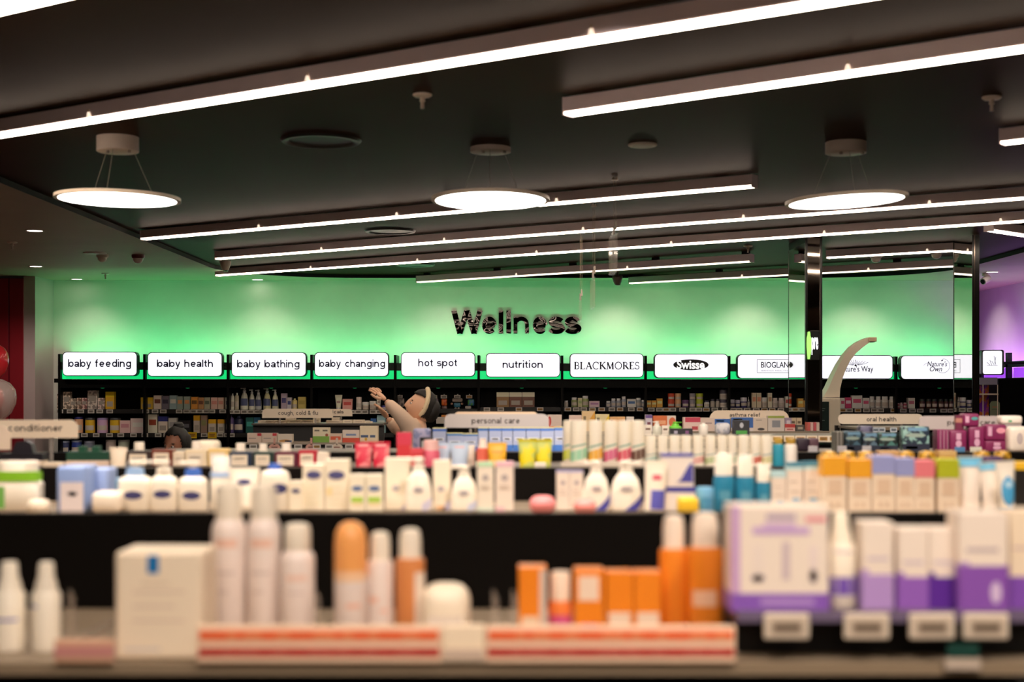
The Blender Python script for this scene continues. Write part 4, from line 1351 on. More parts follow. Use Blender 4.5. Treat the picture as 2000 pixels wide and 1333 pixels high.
for px, lab in ((966, 'clear acrylic shelf divider left of the orange cartons'), (1004, 'clear acrylic shelf divider touching the orange carton'), (138, 'clear acrylic shelf divider behind the small white bottle'), (618, 'clear acrylic shelf divider beside the medium spray can')):
    dd = 2.1
    t = thing('shelf_divider', lab, 'shelf divider', (X(px, dd), dd, z_R0), 'clear acrylic dividers')
    MB().prism([(X(px - 6, dd), z_R0 + 0.004), (X(px + 8, dd), z_R0 + 0.004), (X(px + 7, dd), Z(1170, dd)), (X(px - 2, dd), Z(1152, dd)), (X(px - 5, dd), Z(1156, dd))], dd, dd + 0.004, 'c8b8a8:c22').build('fin', t)
    MB().box(X(px - 10, dd), X(px + 12, dd), dd - 0.01, dd + 0.2, z_R0 + 0.001, z_R0 + 0.004, 'c8b8a8:c30').build('foot', t)
OR = 'f28a22:r35'
carton(1013, 1067, 1110, z, 2.10, 'orange carton with a pale right side, leftmost of the orange products', OR, panels=[(.76, 1.0, .1, .97, 'dcc8b8'), (.12, .72, .22, .38, 'f0d4b4')], dep=0.045)
bottle('bigcap', 1072, 1119, 1122, z, 2.10, 'small orange bottle with white cap and pink band', 'f0803a', 'f4dcc4', patches=[(.3, .42, -80, 80, 'd8508c'), (.08, .2, -60, 60, 'f4c49c')])
carton(1122, 1180, 1115, z, 2.10, 'orange carton with a white square at the top', OR, panels=[(.14, .82, .60, .92, 'f4dcc4'), (.2, .8, .2, .30, 'd05a90')], dep=0.045)
carton(1184, 1237, 1120, z, 2.10, 'orange carton with a low white label, left of two alike', OR, panels=[(.1, .9, .26, .46, 'f0d8c0')], dep=0.045, nl=0)
carton(1239, 1292, 1120, z, 2.10, 'orange carton with a low white label, right of two alike', OR, panels=[(.1, .9, .26, .46, 'f0d8c0')], dep=0.045)
bottle('lotion', 1290, 1346, 1009, z, 2.12, 'tall orange bottle with a slim white cap', 'f08a28:r30', 'f6e6d4:r30', sy=0.75, p=2.4)
bottle('lotion', 1345, 1417, 1005, z, 2.10, 'tall orange bottle with a broad white cap', 'f08a28:r25', 'f6e6d4:r30', sy=0.75, p=2.4, patches=[(.30, .42, -45, 30, 'f4c4a0')])
# raised shelf
z, d = z_R0b, 2.02
VW = 'f2e2d2'
carton(1428, 1619, 990, z, 2.0, 'large white gift carton with purple foot and bottle pictures', VW, bands=[(0, .17, '8a5cba')],
       panels=[(0, .09, .17, 1, 'cda4d0'), (.36, .66, .865, .925, 'b7a4b8'), (.22, .80, .73, .80, 'c9a6d4'), (.33, .66, .80, .84, 'd2b4d8'), (.76, .97, .85, .90, 'e89098'),
               (.22, .33, .28, .64, 'eeded2'), (.21, .34, .28, .35, '6a4aa6', 'o'), (.52, .60, .30, .66, 'cfbcc0'), (.80, .88, .28, .62, 'ecdad4'), (.80, .88, .27, .40, '5e3ea2', 'o'), (.3, .85, .06, .12, 'b490d0')], dep=0.07, r=0.002)
bottle('nozzle', 1620, 1677, 1004, z, d, 'white nozzle bottle with a purple band beside the gift carton', 'f6ead6', 'f8ecd6', patches=[(.14, .33, -85, 85, '7450b4'), (.58, .61, -40, 40, 'd8c8cc')])
for a, b, y, low, lab in ((1684, 1745, 1022, 'b694d0', 'white carton with a lilac lower half'), (1754, 1813, 1034, '9460bc', 'white carton with a purple lower half'), (1815, 1871, 1034, '5c2a96', 'white carton with a dark violet lower half')):
    carton(a, b, y, z, d, lab, VW, bands=[(0, .40, low)], panels=[(.15, .85, .56, .60, 'd0c0c8'), (0, .2, .40, .46, low)], dep=0.05)
carton(1874, 1969, 1003, z, 2.0, 'wide white carton with purple lower half and leaf mark', VW, bands=[(0, .46, '8a54b0')], panels=[(.14, .8, .60, .645, 'c4b4b4'), (.64, .86, .08, .3, 'd8c0e0', 'o'), (0, .2, .46, .50, 'b090c8')], dep=0.06)
carton(1971, 2035, 998, z, 2.02, 'white carton with purple foot cut by the right edge', 'f4dfc2', bands=[(0, .33, '8450b4')], panels=[(.1, .9, .6, .63, 'd0b8b0')], dep=0.05)

# ================================================================== second row
z, d = z_R2, 3.2
bottle('bigcap', -22, 75, 903, z, d, 'white bottle with a lime green collar at the left edge', WB, 'f6ead8', sy=0.5, p=3.5, patches=[(.60, .80, -85, 85, '8ac82a'), (.05, .5, -60, -20, '78b858')])
bottle('low', 44, 90, 978, z, 3.12, 'low round cream pot in front of the lime collared bottle', 'f4e4cc', 'f4e4cc', name='pot', cat='pot')
pack(110, 166, 912, z, 3.15, 'light blue wipes pack with a white oval panel', '8fa8dc', [(.14, .94, .0, .66, 'ece0e0'), (.38, .74, .36, .46, '5a5c78', 'o')], dep=0.10, soft=0.12, name='wipes_pack')
pack(164, 211, 916, z, 3.24, 'plain light blue wipes pack behind the white panelled one', '9ab0e0', dep=0.08, soft=0.12, name='wipes_pack')
pack(190, 229, 937, z, 3.30, 'small sky blue pack at the end of the wipes', '88b4d4', dep=0.06, soft=0.12, name='wipes_pack')
pack(176, 232, 962, z, 3.14, 'low rounded cream tub before the blue packs', 'f6e8d4', dep=0.06, soft=0.28, name='tub', cat='tub')
bottle('pump', 227, 291, 900, z, d, 'white pump bottle with a pale blue collar', WB, WB, '9cbce4', [('o', .31, .085, 32, OV)], sy=0.6, p=3, nozzle=1)
bottle('pump', 290, 343, 900, z, d, 'white pump bottle with a white collar and dark oval', WB, WB, WB, [('o', .33, .08, 36, OV)], sy=0.6, p=3, nozzle=-1)
bottle('pump', 345, 402, 902, z, d, 'white pump bottle with a royal blue collar', WB, WB, '4470c8', [('o', .31, .085, 34, OV)], sy=0.6, p=3, nozzle=-1)
bottle('bigcap', 408, 450, 893, z, 3.26, 'white bottle with tall white cap behind the spray cans', WB, 'f6efe6', None, [(.60, .70, -85, 85, 'b4cdf0'), ('o', .35, .06, 20, '6c6c88')], sy=0.7)
tube(443, 504, 915, z, 3.2, 'wide white squeeze tube behind the tall spray cans', WB, 'e8dcc8', panels=[(.3, .75, .60, .74, OV, 'o')], low=0.8)
bottle('flat', 505, 563, 908, z, d, 'white bottle with a royal blue flat cap', WB, '3c66c4', None, [('o', .48, .11, 36, OV, .3)], sy=0.55, p=3)
carton(564, 590, 941, z, d, 'small white carton right of the blue capped bottle', 'f0e4cc', panels=[(.2, .85, .6, .75, '4a4a74', 'o')])
carton(591, 633, 908, z, 3.22, 'tall white carton with dark oval, left of two', 'f2e6ce', panels=[(.16, .86, .68, .86, '50507e', 'o')], nl=4, lv=(.15, .5), lkey='e0dab4')
carton(635, 681, 899, z, 3.22, 'tall white carton with dark oval, right of two', 'f2e6ce', panels=[(.12, .84, .61, .78, '50507e', 'o'), (.05, .3, .3, .45, 'f2d8a0')], nl=4, lv=(.12, .45), lkey='e4d8b8')
for a, b, lab in ((682, 713, 'small white carton with a lime band, left of the pair'), (715, 747, 'small white carton with a lime band, right of the pair')):
    carton(a, b, 928, z, d, lab, 'f2e8d0', panels=[(.15, .85, .55, .69, '44679c', 'o'), (.12, .88, .24, .39, 'a8cc50'), (.2, .8, .16, .24, 'f0dcae')])
carton(752, 799, 896, z, 3.24, 'tall white carton left of the cone shaped pump bottles', 'f6ead4', panels=[(.3, .6, .36, .48, 'b8b0b4', 'o'), (.62, 1, .0, .22, 'd0c8e0', 'w')], nl=0)
bottle('cone', 790, 844, 895, z, d, 'white cone shaped pump bottle, left of two beside mint carton', WB, WB, WB, [('o', .40, .05, 20, 'b0a8ac'), (.02, .2, 15, 60, 'd4d0e4', .12)], sy=0.55, p=2.6, nozzle=-1)
carton(846, 880, 900, z, 3.24, 'tall slim white carton between the two cone bottles', 'f6ead4', panels=[(.25, .65, .36, .48, 'b8b0b4', 'o'), (.4, 1, .0, .2, 'd0c8e0', 'w'), (.2, .7, .0, .08, 'f0c090')])
bottle('cone', 879, 933, 911, z, d, 'white cone shaped pump bottle left of the mint topped carton', WB, WB, WB, [('o', .40, .05, 20, 'b0a8ac'), (.02, .2, 15, 60, 'cfd4e8', .12)], sy=0.55, p=2.6, nozzle=-1)
carton(932, 964, 904, z, d, 'tall white carton with a mint green top', 'f0e4d2', bands=[(.91, 1, 'bfe4bc')], panels=[(.3, .7, .62, .75, 'b4aaa8', 'o'), (0, 1, 0, .1, 'dbe4d4')], nl=2, lv=(.45, .5))
carton(968, 1003, 904, z, d, 'tall white carton with a pink top', 'f0e2d2', bands=[(.91, 1, 'f2c4d0')], panels=[(.3, .7, .62, .75, 'b4aaa8', 'o'), (0, .5, 0, .1, 'f0c8cc')], nl=2, lv=(.45, .5))
pack(1034, 1086, 971, z, 3.12, 'pink bath puff on the empty stretch of shelf', 'f09090', dep=0.05, soft=0.49, name='bath_puff', cat='bath puff')
pack(1121, 1166, 977, z, 3.10, 'pink bath puff before the slim lavender cartons', 'f0968e', dep=0.05, soft=0.49, name='bath_puff', cat='bath puff')
for a, b, lab in ((1087, 1112, 'slim white carton with lavender top edge, left of two'), (1113, 1139, 'slim white carton with lavender top edge, right of two')):
    carton(a, b, 921, z, 3.22, lab, 'f2e6d6', bands=[(.965, 1, 'b8b4dc')], panels=[(.3, .7, .64, .76, 'b4aaa8', 'o')], nl=2, lv=(.4, .5))
for a, b, nz, lab in ((1138, 1193, -1, 'white pump bottle with a blue corner, left of two'), (1192, 1256, 1, 'white pump bottle with a blue corner, right of two')):
    bottle('cone', a, b, 902, z, d, lab, WB, WB, WB, [('o', .45, .05, 20, 'b4aaac'), (.0, .2, -5, 70, '4a48a4', .36)], sy=0.55, p=2.6, nozzle=nz)
tube(1257, 1300, 902, z, 3.18, 'white refill pouch with a red mark and blue wave', 'f6ead6', flat=True, low=0.9, panels=[(.35, .75, .62, .72, 'd85a6c', 'r'), (.3, .95, .04, .42, '5c5cb8', 'tr')], name='refill_pouch', cat='pouch', tilt=0.05)
carton(1298, 1358, 953, z, 3.2, 'lower white and blue carton of the stacked pair', 'f0e4da', bands=[(.80, 1, '3c3c9c')], dep=0.06)
carton(1293, 1355, 889, Z(953, 3.2), 3.2, 'upper white and blue carton of the stacked pair', 'f0e4da', bands=[(.93, 1, '3e3e9e')], panels=[(.45, .97, .15, .75, '4f4ca0', 'w')], dep=0.06)
pack(1325, 1366, 974, z, 3.12, 'yellow sponge in front of the stacked blue and white cartons', 'f2c62c', dep=0.04, soft=0.2, name='sponge', cat='sponge')
bottle('jar', 1362, 1396, 954, z, 3.14, 'small sky blue jar beside the yellow sponge', '5aa8d8', '78b8e0', name='jar', cat='jar')
for a, b, y, lab in ((1395, 1437, 888, 'teal tube bottle with a tall white cap, left of three'), (1439, 1476, 891, 'teal tube bottle with a tall white cap, middle of three'), (1478, 1508, 908, 'teal tube bottle with a tall white cap, right of three')):
    bottle('bigcap', a, b, y, z, 3.2, lab, '2a7fa0:r30', 'f8eedc', sy=0.7, patches=[(.2, .36, -30, 30, '5a9cb4')])
for a, b, y, tp, lab in ((1508, 1535, 922, 'b4d8dc', 'slim white carton with pale blue top'), (1537, 1568, 905, '2f7f98', 'slim white carton with teal top, left of two'), (1571, 1602, 904, '2f7f98', 'slim white carton with teal top, right of two')):
    carton(a, b, y, z, 3.2, lab, 'ecdccc', bands=[(.92, 1, tp), (.84, .92, 'c8e0e0')], panels=[(.3, .85, .2, .28, '8cb4cc', 'o')], nl=2, lv=(.4, .6))
zz = z_R2
for a, b, y, tp, bt, lab in ((1608, 1653, 894, 'f2aa28', .66, 'cream carton with an orange top half, left of two'), (1657, 1702, 899, 'f2aa28', .66, 'cream carton with an orange top half, right of two'),
                             (1704, 1748, 892, '9aa0d4', .69, 'cream carton with a lavender top, left of two'), (1750, 1786, 897, '9aa0d4', .68, 'cream carton with a lavender top, right of two'),
                             (1787, 1825, 901, 'ec8088', .68, 'cream carton with a coral pink top'), (1832, 1873, 899, 'b8c024', .66, 'cream carton with a lime green top')):
    carton(a, b, y, zz, 3.15, lab, 'f0dcc4', bands=[(bt, 1, tp)], panels=[(.22, .8, .34, .60, 'e0c4a8'), (.3, .42, .12, .2, 'd8bea4'), (.58, .7, .12, .2, 'd8bea4')], dep=0.05)
tube(1873, 1922, 893, zz, 3.15, 'white squeeze tube with a light blue crimped top', 'f2e4d6', 'f2e4d6', panels=[(.0, 1, .82, .98, '74c0e4', 'r')], low=0.8)
tube(1921, 1958, 905, zz, 3.15, 'leaning white squeeze tube with light blue top', 'f4e8da', 'f4e8da', panels=[(.0, 1, .84, .98, '80c8e8', 'r')], low=0.8, tilt=-0.07)
tube(1952, 1990, 903, zz, 3.13, 'white squeeze tube with a blue wave front', 'f6ecdc', '58aee0', panels=[(.2, .95, .12, .72, '4ca8dc', 'o'), (.4, .8, .48, .62, 'b8dcf0', 'o')], low=0.7, tilt=-0.05)
carton(1984, 2030, 905, zz, 3.25, 'black and yellow carton cut by the right edge', '1c1a18', bands=[(.85, 1, 'f2c02c')], dep=0.05)

# ================================================================== third row
z, d = z_R3, 4.5
t = carton(0, 82, 887, z, 4.5, 'low cream carton with a black lid and tab at the left', 'f2dfc4', bands=[(.45, 1.0, '1a1820')], dep=0.06)
MB().prism([(-.035, Z(887, d) - z), (.035, Z(887, d) - z), (.028, Z(868, d) - z), (.01, Z(862, d) - z), (-.02, Z(864, d) - z)], -.02, .02, '1e1c26').build('lid_tab', t, local=True)
carton(84, 122, 905, z, 4.45, 'flat cream carton right of the black lidded one', 'f2dfc4', dep=0.06)
for a, b, lab in ((130, 169, 'low cream carton with a dark green tabbed lid, left of two'), (169, 212, 'low cream carton with a dark green tabbed lid, right of two')):
    t = carton(a, b, 884, z, 4.5, lab, 'f2d8c0', bands=[(.42, 1.0, '1f4a38')], dep=0.06)
    x0 = (.012 if a == 130 else -.012)
    MB().box(x0 - .012, x0 + .012, -.015, .015, Z(884, d) - z, Z(873, d) - z, '24543f').build('lid_tab', t, local=True)
tube(211, 246, 875, z, 4.42, 'cream squeeze tube right of the dark green lids', 'f4e2c8', 'f8ecd8', low=0.8)
for a, b, y, cl, cy, lab in ((248, 294, 882, '3a2a26', 865, 'dark brown carton with a cream label'), (296, 337, 879, '7a3a28', 0, 'red brown carton with a cream label'),
                             (338, 360, 884, 'ead8bc', 0, 'narrow cream carton beside the red brown one'), (362, 404, 880, 'f0dcb8', 863, 'cream carton with small grey print'),
                             (406, 446, 878, 'f2d088', 0, 'pale yellow topped cream carton'), (448, 491, 884, '24344c', 867, 'navy carton with a cream label'),
                             (495, 533, 884, '1e3a34', 868, 'bottle green carton with a cream label'), (537, 581, 884, '641c34', 867, 'burgundy carton with a cream label'),
                             (583, 618, 881, 'c02a3c', 0, 'crimson carton with a cream label')):
    carton(a, b, y, z, 4.5, lab, cl, panels=[(.1, .82, .06, .80, 'f0dfc6'), (.2, .7, .5, .58, '9a8c80')], dep=0.05, nl=2, lv=(.2, .35), lkey='c8b4a0')
    if cy:
        ca, cb = a + (b - a) * .22, a + (b - a) * .70
        bottle('bigcap', ca, cb, cy, z, 4.62, 'white capped bottle standing behind the ' + lab.split(' with')[0], 'f2e2cc', 'f6ead8')
carton(618, 641, 885, z, 4.5, 'leaning white carton right of the crimson one', 'f4e4ce', tilt=0.08)
pack(380, 424, 862, z, 4.68, 'wide cream tub with a slanted top', 'f6e8cf', dep=0.07, soft=0.2, name='tub', cat='tub')
for a, b, lab in ((692, 726, 'red printed pouch, left of two'), (726, 761, 'red printed pouch, right of two')):
    tube(a, b, 864, z, 4.45, lab, 'dc2846:pf08a8a22', flat=True, low=0.86, top='d81c3e', panels=[(.2, .8, .82, .90, 'f0a0a0', 'r')], name='pouch', cat='pouch')
carton(775, 803, 846, z, 4.6, 'tall red carton with a pink top', 'd83a40:pf08a7820', bands=[(.62, 1, 'dc4258')])
carton(803, 826, 877, z, 4.45, 'small coral red carton beside the tall red one', 'd83c40', bands=[(.75, 1, 'e0505a')])
bottle('bigcap', 824, 858, 861, z, 4.45, 'pink bottle with a pale pink rounded cap', 'd85a70', 'f0c0b8')
tube(848, 880, 866, z, 4.5, 'pale blue squeeze tube, left of two', 'b4c4d8', 'f0e0d8', panels=[(.25, .75, .78, .84, 'e8a8a8', 'r')], low=0.82)
tube(878, 916, 865, z, 4.42, 'pale blue squeeze tube, right of two', 'b8c8dc', 'f0e0d8', panels=[(.25, .75, .78, .84, 'e8a8a8', 'r')], low=0.82)
bottle('jar', 912, 928, 871, z, 4.5, 'slim white stick right of the pale blue tubes', 'f4e4d0', 'f8ecdc', name='stick', cat='stick')
bottle('nozzle', 930, 955, 859, z, 4.45, 'coral bottle with a white nozzle cap', 'e8705a', 'f4dccc')
tube(952, 990, 866, z, 4.42, 'golden yellow squeeze tube', 'f0b428', 'f4b030', panels=[(.2, .8, .6, .68, 'e89a20', 'r')], low=0.85)
for a, b, lab in ((1012, 1048, 'bright yellow pouch with blue print, left of two'), (1045, 1079, 'bright yellow pouch with blue print, right of two')):
    tube(a, b, 859, Z(914, 4.4), 4.4, lab, 'f0dc12:pc8d06a30', flat=True, low=0.8, top='e8d80c', name='pouch', cat='pouch')
carton(1044, 1066, 904, z_R3, 4.3, 'small white ticket card before the yellow pouches', 'f6ecd8', dep=0.01, name='ticket_card', cat='ticket')
CANW = 'f2e8d4:r35'
t = thing('shelf_riser', 'clear low riser tray holding the dry shampoo cans', 'tray', (X(1180, 4.4), 4.4, z_R3))
MB().box(X(1095, 4.4), X(1272, 4.4), 4.38, 4.384, z_R3, Z(902, 4.4), 'f2e4d0:c55').build('front_rail', t)
for a, b, c1, lab in ((1100, 1126, 'c8d43c', 'white spray can with a yellow green slanted band'), (1114, 1148, '9ad4b0', 'white spray can with a mint green slanted band'), (1150, 1178, 'f0b030', 'white spray can with an orange yellow slanted band'),
                      (1180, 1207, 'd85a88', 'white spray can with a pink slanted band'), (1207, 1234, 'e0506c', 'white spray can with a red pink slanted band'), (1233, 1261, '5c3020', 'white spray can with a dark brown slanted band')):
    bottle('can', a, b, 822, z, 4.5 if a != 1100 else 4.6, lab, CANW, CANW, patches=[(.14, .36, -88, 88, c1, .14), (.43, .47, -60, 60, '8cb09c', .08)], name='spray_can', cat='spray can', group='dry shampoo cans')
for k, (a, b) in enumerate(((1261, 1283), (1285, 1306), (1308, 1330), (1331, 1352), (1354, 1376), (1378, 1400), (1402, 1422), (1423, 1441), (1443, 1465), (1466, 1488), (1488, 1511))):
    c1 = ('9cc0b4', '9cc0b4', 'b4a8c0', 'c4b8a8', 'e09c94', 'b4c48c', 'b8b0a0', 'b0c0a0', 'e0b0a0', 'd0503c', 'd8d094')[k]
    bottle('can', a, b, 851, z, 4.5, 'short white spray can in the row beside the brown banded can', CANW, CANW, patches=[(.10, .30, -88, 88, c1, .1), (.36, .40, -60, 60, 'a0b0a4', .06)], name='spray_can', cat='spray can', group='short spray cans')
bottle('spray', 1511, 1533, 856, z, 4.5, 'teal spray can with a gold cap', '2f96b0:r25', 'c09a3c:r30', name='spray_can', cat='spray can')
bottle('spray', 1534, 1559, 856, z, 4.5, 'white spray can with a gold cap', 'f0e6da', 'b8923c:r30', name='spray_can', cat='spray can')
for px in (1622, 1658, 1695, 1774, 1815, 1923, 1963):
    bottle('low', px - 17, px + 17, 882, z, 4.5, 'black pot with gold domed lid behind coloured carton tops', '1a1512', 'e0ac38:p8a641c60:r30', name='pot', cat='pot', group='gold lidded pots')
carton(1718, 1757, 882, z, 4.5, 'tan carton among the gold lidded pots, left one', 'd8aa70', dep=.05)
carton(1835, 1868, 882, z, 4.5, 'tan carton among the gold lidded pots, right one', 'd8a04c', bands=[(.7, 1, 'e8c07c')], dep=.05)
pack(1925, 1962, 893, z, 4.4, 'dark violet pack behind the light blue tubes', '4a2c5c', dep=0.05)

# ================================================================== fourth row
z, d = z_R4, 6.0
BL = 'a9b4d4'
for a, b, y, tp, lab in ((845, 871, 837, '4a70c0', 'pale blue carton with a darker blue top, leftmost'), (873, 903, 847, '3c78b8', 'pale blue carton behind the blue tubes'), (903, 933, 848, '4a78b8', 'pale blue carton left of the tall blue row'),
                         (934, 953, 836, '3c6cb0', 'blue carton in the row under the personal care sign'), (955, 979, 836, '4a78c8', 'blue carton in the row under the personal care sign'), (980, 1001, 836, '4a78c8', 'blue carton in the row under the personal care sign'),
                         (1002, 1027, 836, '4a78c8', 'blue carton in the row under the personal care sign'), (1028, 1055, 836, '4a78c8', 'blue carton in the row under the personal care sign'),
                         (1056, 1082, 836, '4a78c8', 'blue carton in the row under the personal care sign'), (1083, 1104, 835, '4a78c8', 'blue carton in the row under the personal care sign')):
    carton(a, b, y, z, d, lab, BL, bands=[(.86, .97, tp), (.97, 1.0, 'd8d088'), (0, .26, '3f74c4')], panels=[(.15, .85, .45, .58, 'd8dce8'), (.25, .75, .48, .54, '505878')], dep=0.05)
pack(806, 841, 838, z, 6.05, 'lilac grey patterned pack left of the blue cartons', 'aaa4c4:p8088b030', dep=0.06, soft=0.2)
t = thing('shelf_ticket', 'black shelf ticket holder before the lilac pack', 'ticket', (X(833, 5.68), 5.68, z_R4))
MB().rbox(X(820, 5.68), X(846, 5.68), 5.68, 5.695, z_R4 - 0.02, Z(855, 5.68), 0.003, '121010').build('holder', t)
MB().box(X(823, 5.68), X(835, 5.68), 5.678, 5.68, Z(876, 5.68), Z(862, 5.68), 'b8b8b4').build('card', t)
for a, b, y, c1, c2, lab in ((1649, 1684, 843, '4a6a7c', '1c2c34', 'dark teal printed pack, leftmost of the teal packs'), (1685, 1715, 846, '5c7484', '1c2430', 'dark teal printed pack, second of the teal packs'), (1715, 1754, 846, '4c7c74', '1a2624', 'dark green printed pack in the teal row'),
                             (1763, 1816, 834, '8ab0a8', '1e2c3c', 'large teal and cream printed pack under the oral health sign')):
    pack(a, b, y, z, d, lab, c2 + ':p' + c1 + '34', [(0, 1, 0, .3, '23283a'), (.12, .55, .08, .2, '4a5c9c'), (.08, .85, .56, .72, '94a498', 'o'), (.2, .9, .82, .95, '6c94b0')], dep=0.06, soft=0.12)
pack(1678, 1706, 833, z, 6.2, 'plum and grey pack behind the teal packs', '54506c:p2a263c30', dep=0.05, soft=0.15)
for k in range(5):
    carton(1632 + k * 3.3, 1634.6 + k * 3.3, 844, z, 5.95, 'thin grey sleeve standing edge-on beside the teal packs', 'a8a49c' if k % 2 else '6c6862', dep=0.08, name='sleeve', cat='sleeve', group='thin grey sleeves')
for a, b, y, lab in ((1557, 1582, 857, 'dark plum pack left of the black gap'), (1581, 1600, 857, 'muted plum pack left of the black gap')):
    pack(a, b, y, z, 6.0, lab, '3a2c3c' if a == 1557 else '6c4c58', dep=0.05, soft=0.2)
for px in (1588, 1645, 1693):
    carton(px - 9, px + 9, 872, z, 5.8, 'small white shelf ticket card before the teal packs', 'd8d6dc', dep=0.006, name='ticket_card', cat='ticket', group='white ticket cards')
MG = '7c2150'
for k in range(4):
    pack(1831 + k * 7, 1837.5 + k * 7, 840, z, 6.0, 'magenta pack standing edge-on in the row at left of the magenta stack', MG, [(.8, 1.0, .1, .95, 'b890a0')], dep=0.07, soft=0.1, group='edge-on magenta packs')
FIG = 'd0a0b8'
pk = [(1856, 1889, 841, z, 5.97, 'magenta pack facing front beside the edge-on packs'), (1893, 1924, 834, z, 5.97, 'tall magenta pack in the middle of the magenta stack'), (1925, 1970, 862, z, 5.95, 'low magenta pack at the bottom right of the stack')]
for a, b, y, zb, dd, lab in pk:
    pack(a, b, y, zb, dd, lab, MG, [(.36, .64, .55, .85, FIG), (.32, .68, .2, .52, FIG, 'o'), (.3, .7, .08, .12, 'c090a8')], dep=0.07, soft=0.12)
pack(1925, 1967, 830, Z(862, 5.95), 5.95, 'magenta pack with a heart shaped label', MG, [(.12, .3, .3, .85, FIG), (.5, .92, .45, .8, 'd890a0', 'o')], dep=0.07, soft=0.15)
pack(1882, 1913, 809, Z(834, 5.97), 5.97, 'magenta pack with a teal label on top of the stack', MG, [(.12, .35, .3, .8, FIG), (.48, .92, .5, .75, '4c9c98', 'o')], dep=0.07, soft=0.15)
carton(1867, 1883, 812, Z(841, 5.97), 5.99, 'small maroon and tan carton topping the edge-on packs', '6c2440', bands=[(.5, .8, 'b07868')])
pack(1956, 1998, 813, Z(830, 5.97), 6.0, 'white rounded pack with a green mark above the magenta packs', 'f0e2d4', [(.3, .5, .25, .5, '5aa878', 'o')], dep=0.07, soft=0.3)
pack(1972, 2012, 834, z, 5.9, 'white rounded pack at the right edge', 'f0e2d2', [(.35, .65, .3, .75, 'c8b8b4', 'o')], dep=0.07, soft=0.25)
for a, b, c1, lab in ((1865, 1885, '5a90c0', 'blue ticket card before the magenta packs'), (1895, 1918, 'e4e2d0', 'cream and green ticket card before the magenta packs')):
    carton(a, b, 874, z, 5.75, lab, c1, dep=0.006, name='ticket_card', cat='ticket')

# ================================================================== fifth row and beyond
z, d = z_R5, 7.5
for a, b, lab in ((1309, 1331, 'black jar box with a white mark, left of two'), (1331, 1353, 'black jar box with a purple mark, right of two')):
    carton(a, b, 838, z, 7.45, lab, '1c171c', panels=[(.35, .65, .25, .7, 'a8a0b0' if a == 1309 else '7c4a78')], dep=0.05)
t = bottle('pump', 1308, 1333, 825, z, 7.6, 'bright green pump bottle behind the black boxes', '6cc832', '74cc38', '74cc38', nozzle=1)
carton(1433, 1464, 822, z, 7.45, 'black carton with a green label before the asthma sign', '17151a', panels=[(.15, .85, .08, .33, '3c8c34'), (.38, .62, .5, .85, 'a8a8ac', 'o')], dep=0.06)
pack(1398, 1428, 827, z, 7.5, 'grey white pillow pack before the asthma sign', 'c0bcbc:pa0a0a830', dep=0.06, soft=0.35)
bottle('pump', 1275, 1293, 824, z, 7.5, 'white frosted pump bottle left of the green pump bottle', 'e0dcc8', 'ece6d8', nozzle=-1)
bottle('flat', 1366, 1384, 827, z, 7.5, 'white bottle right of the black jar boxes', 'ece2d4', 'f2e8dc')
for a, b, y, lab in ((1258, 1273, 831, 'small white carton left of the frosted pump'), (1293, 1306, 832, 'small white carton right of the frosted pump')):
    carton(a, b, y, z, 7.55, lab, 'e8dccc', panels=[(.2, .8, .5, .7, '7a5a48')])
z, d = z_R6, 9.2
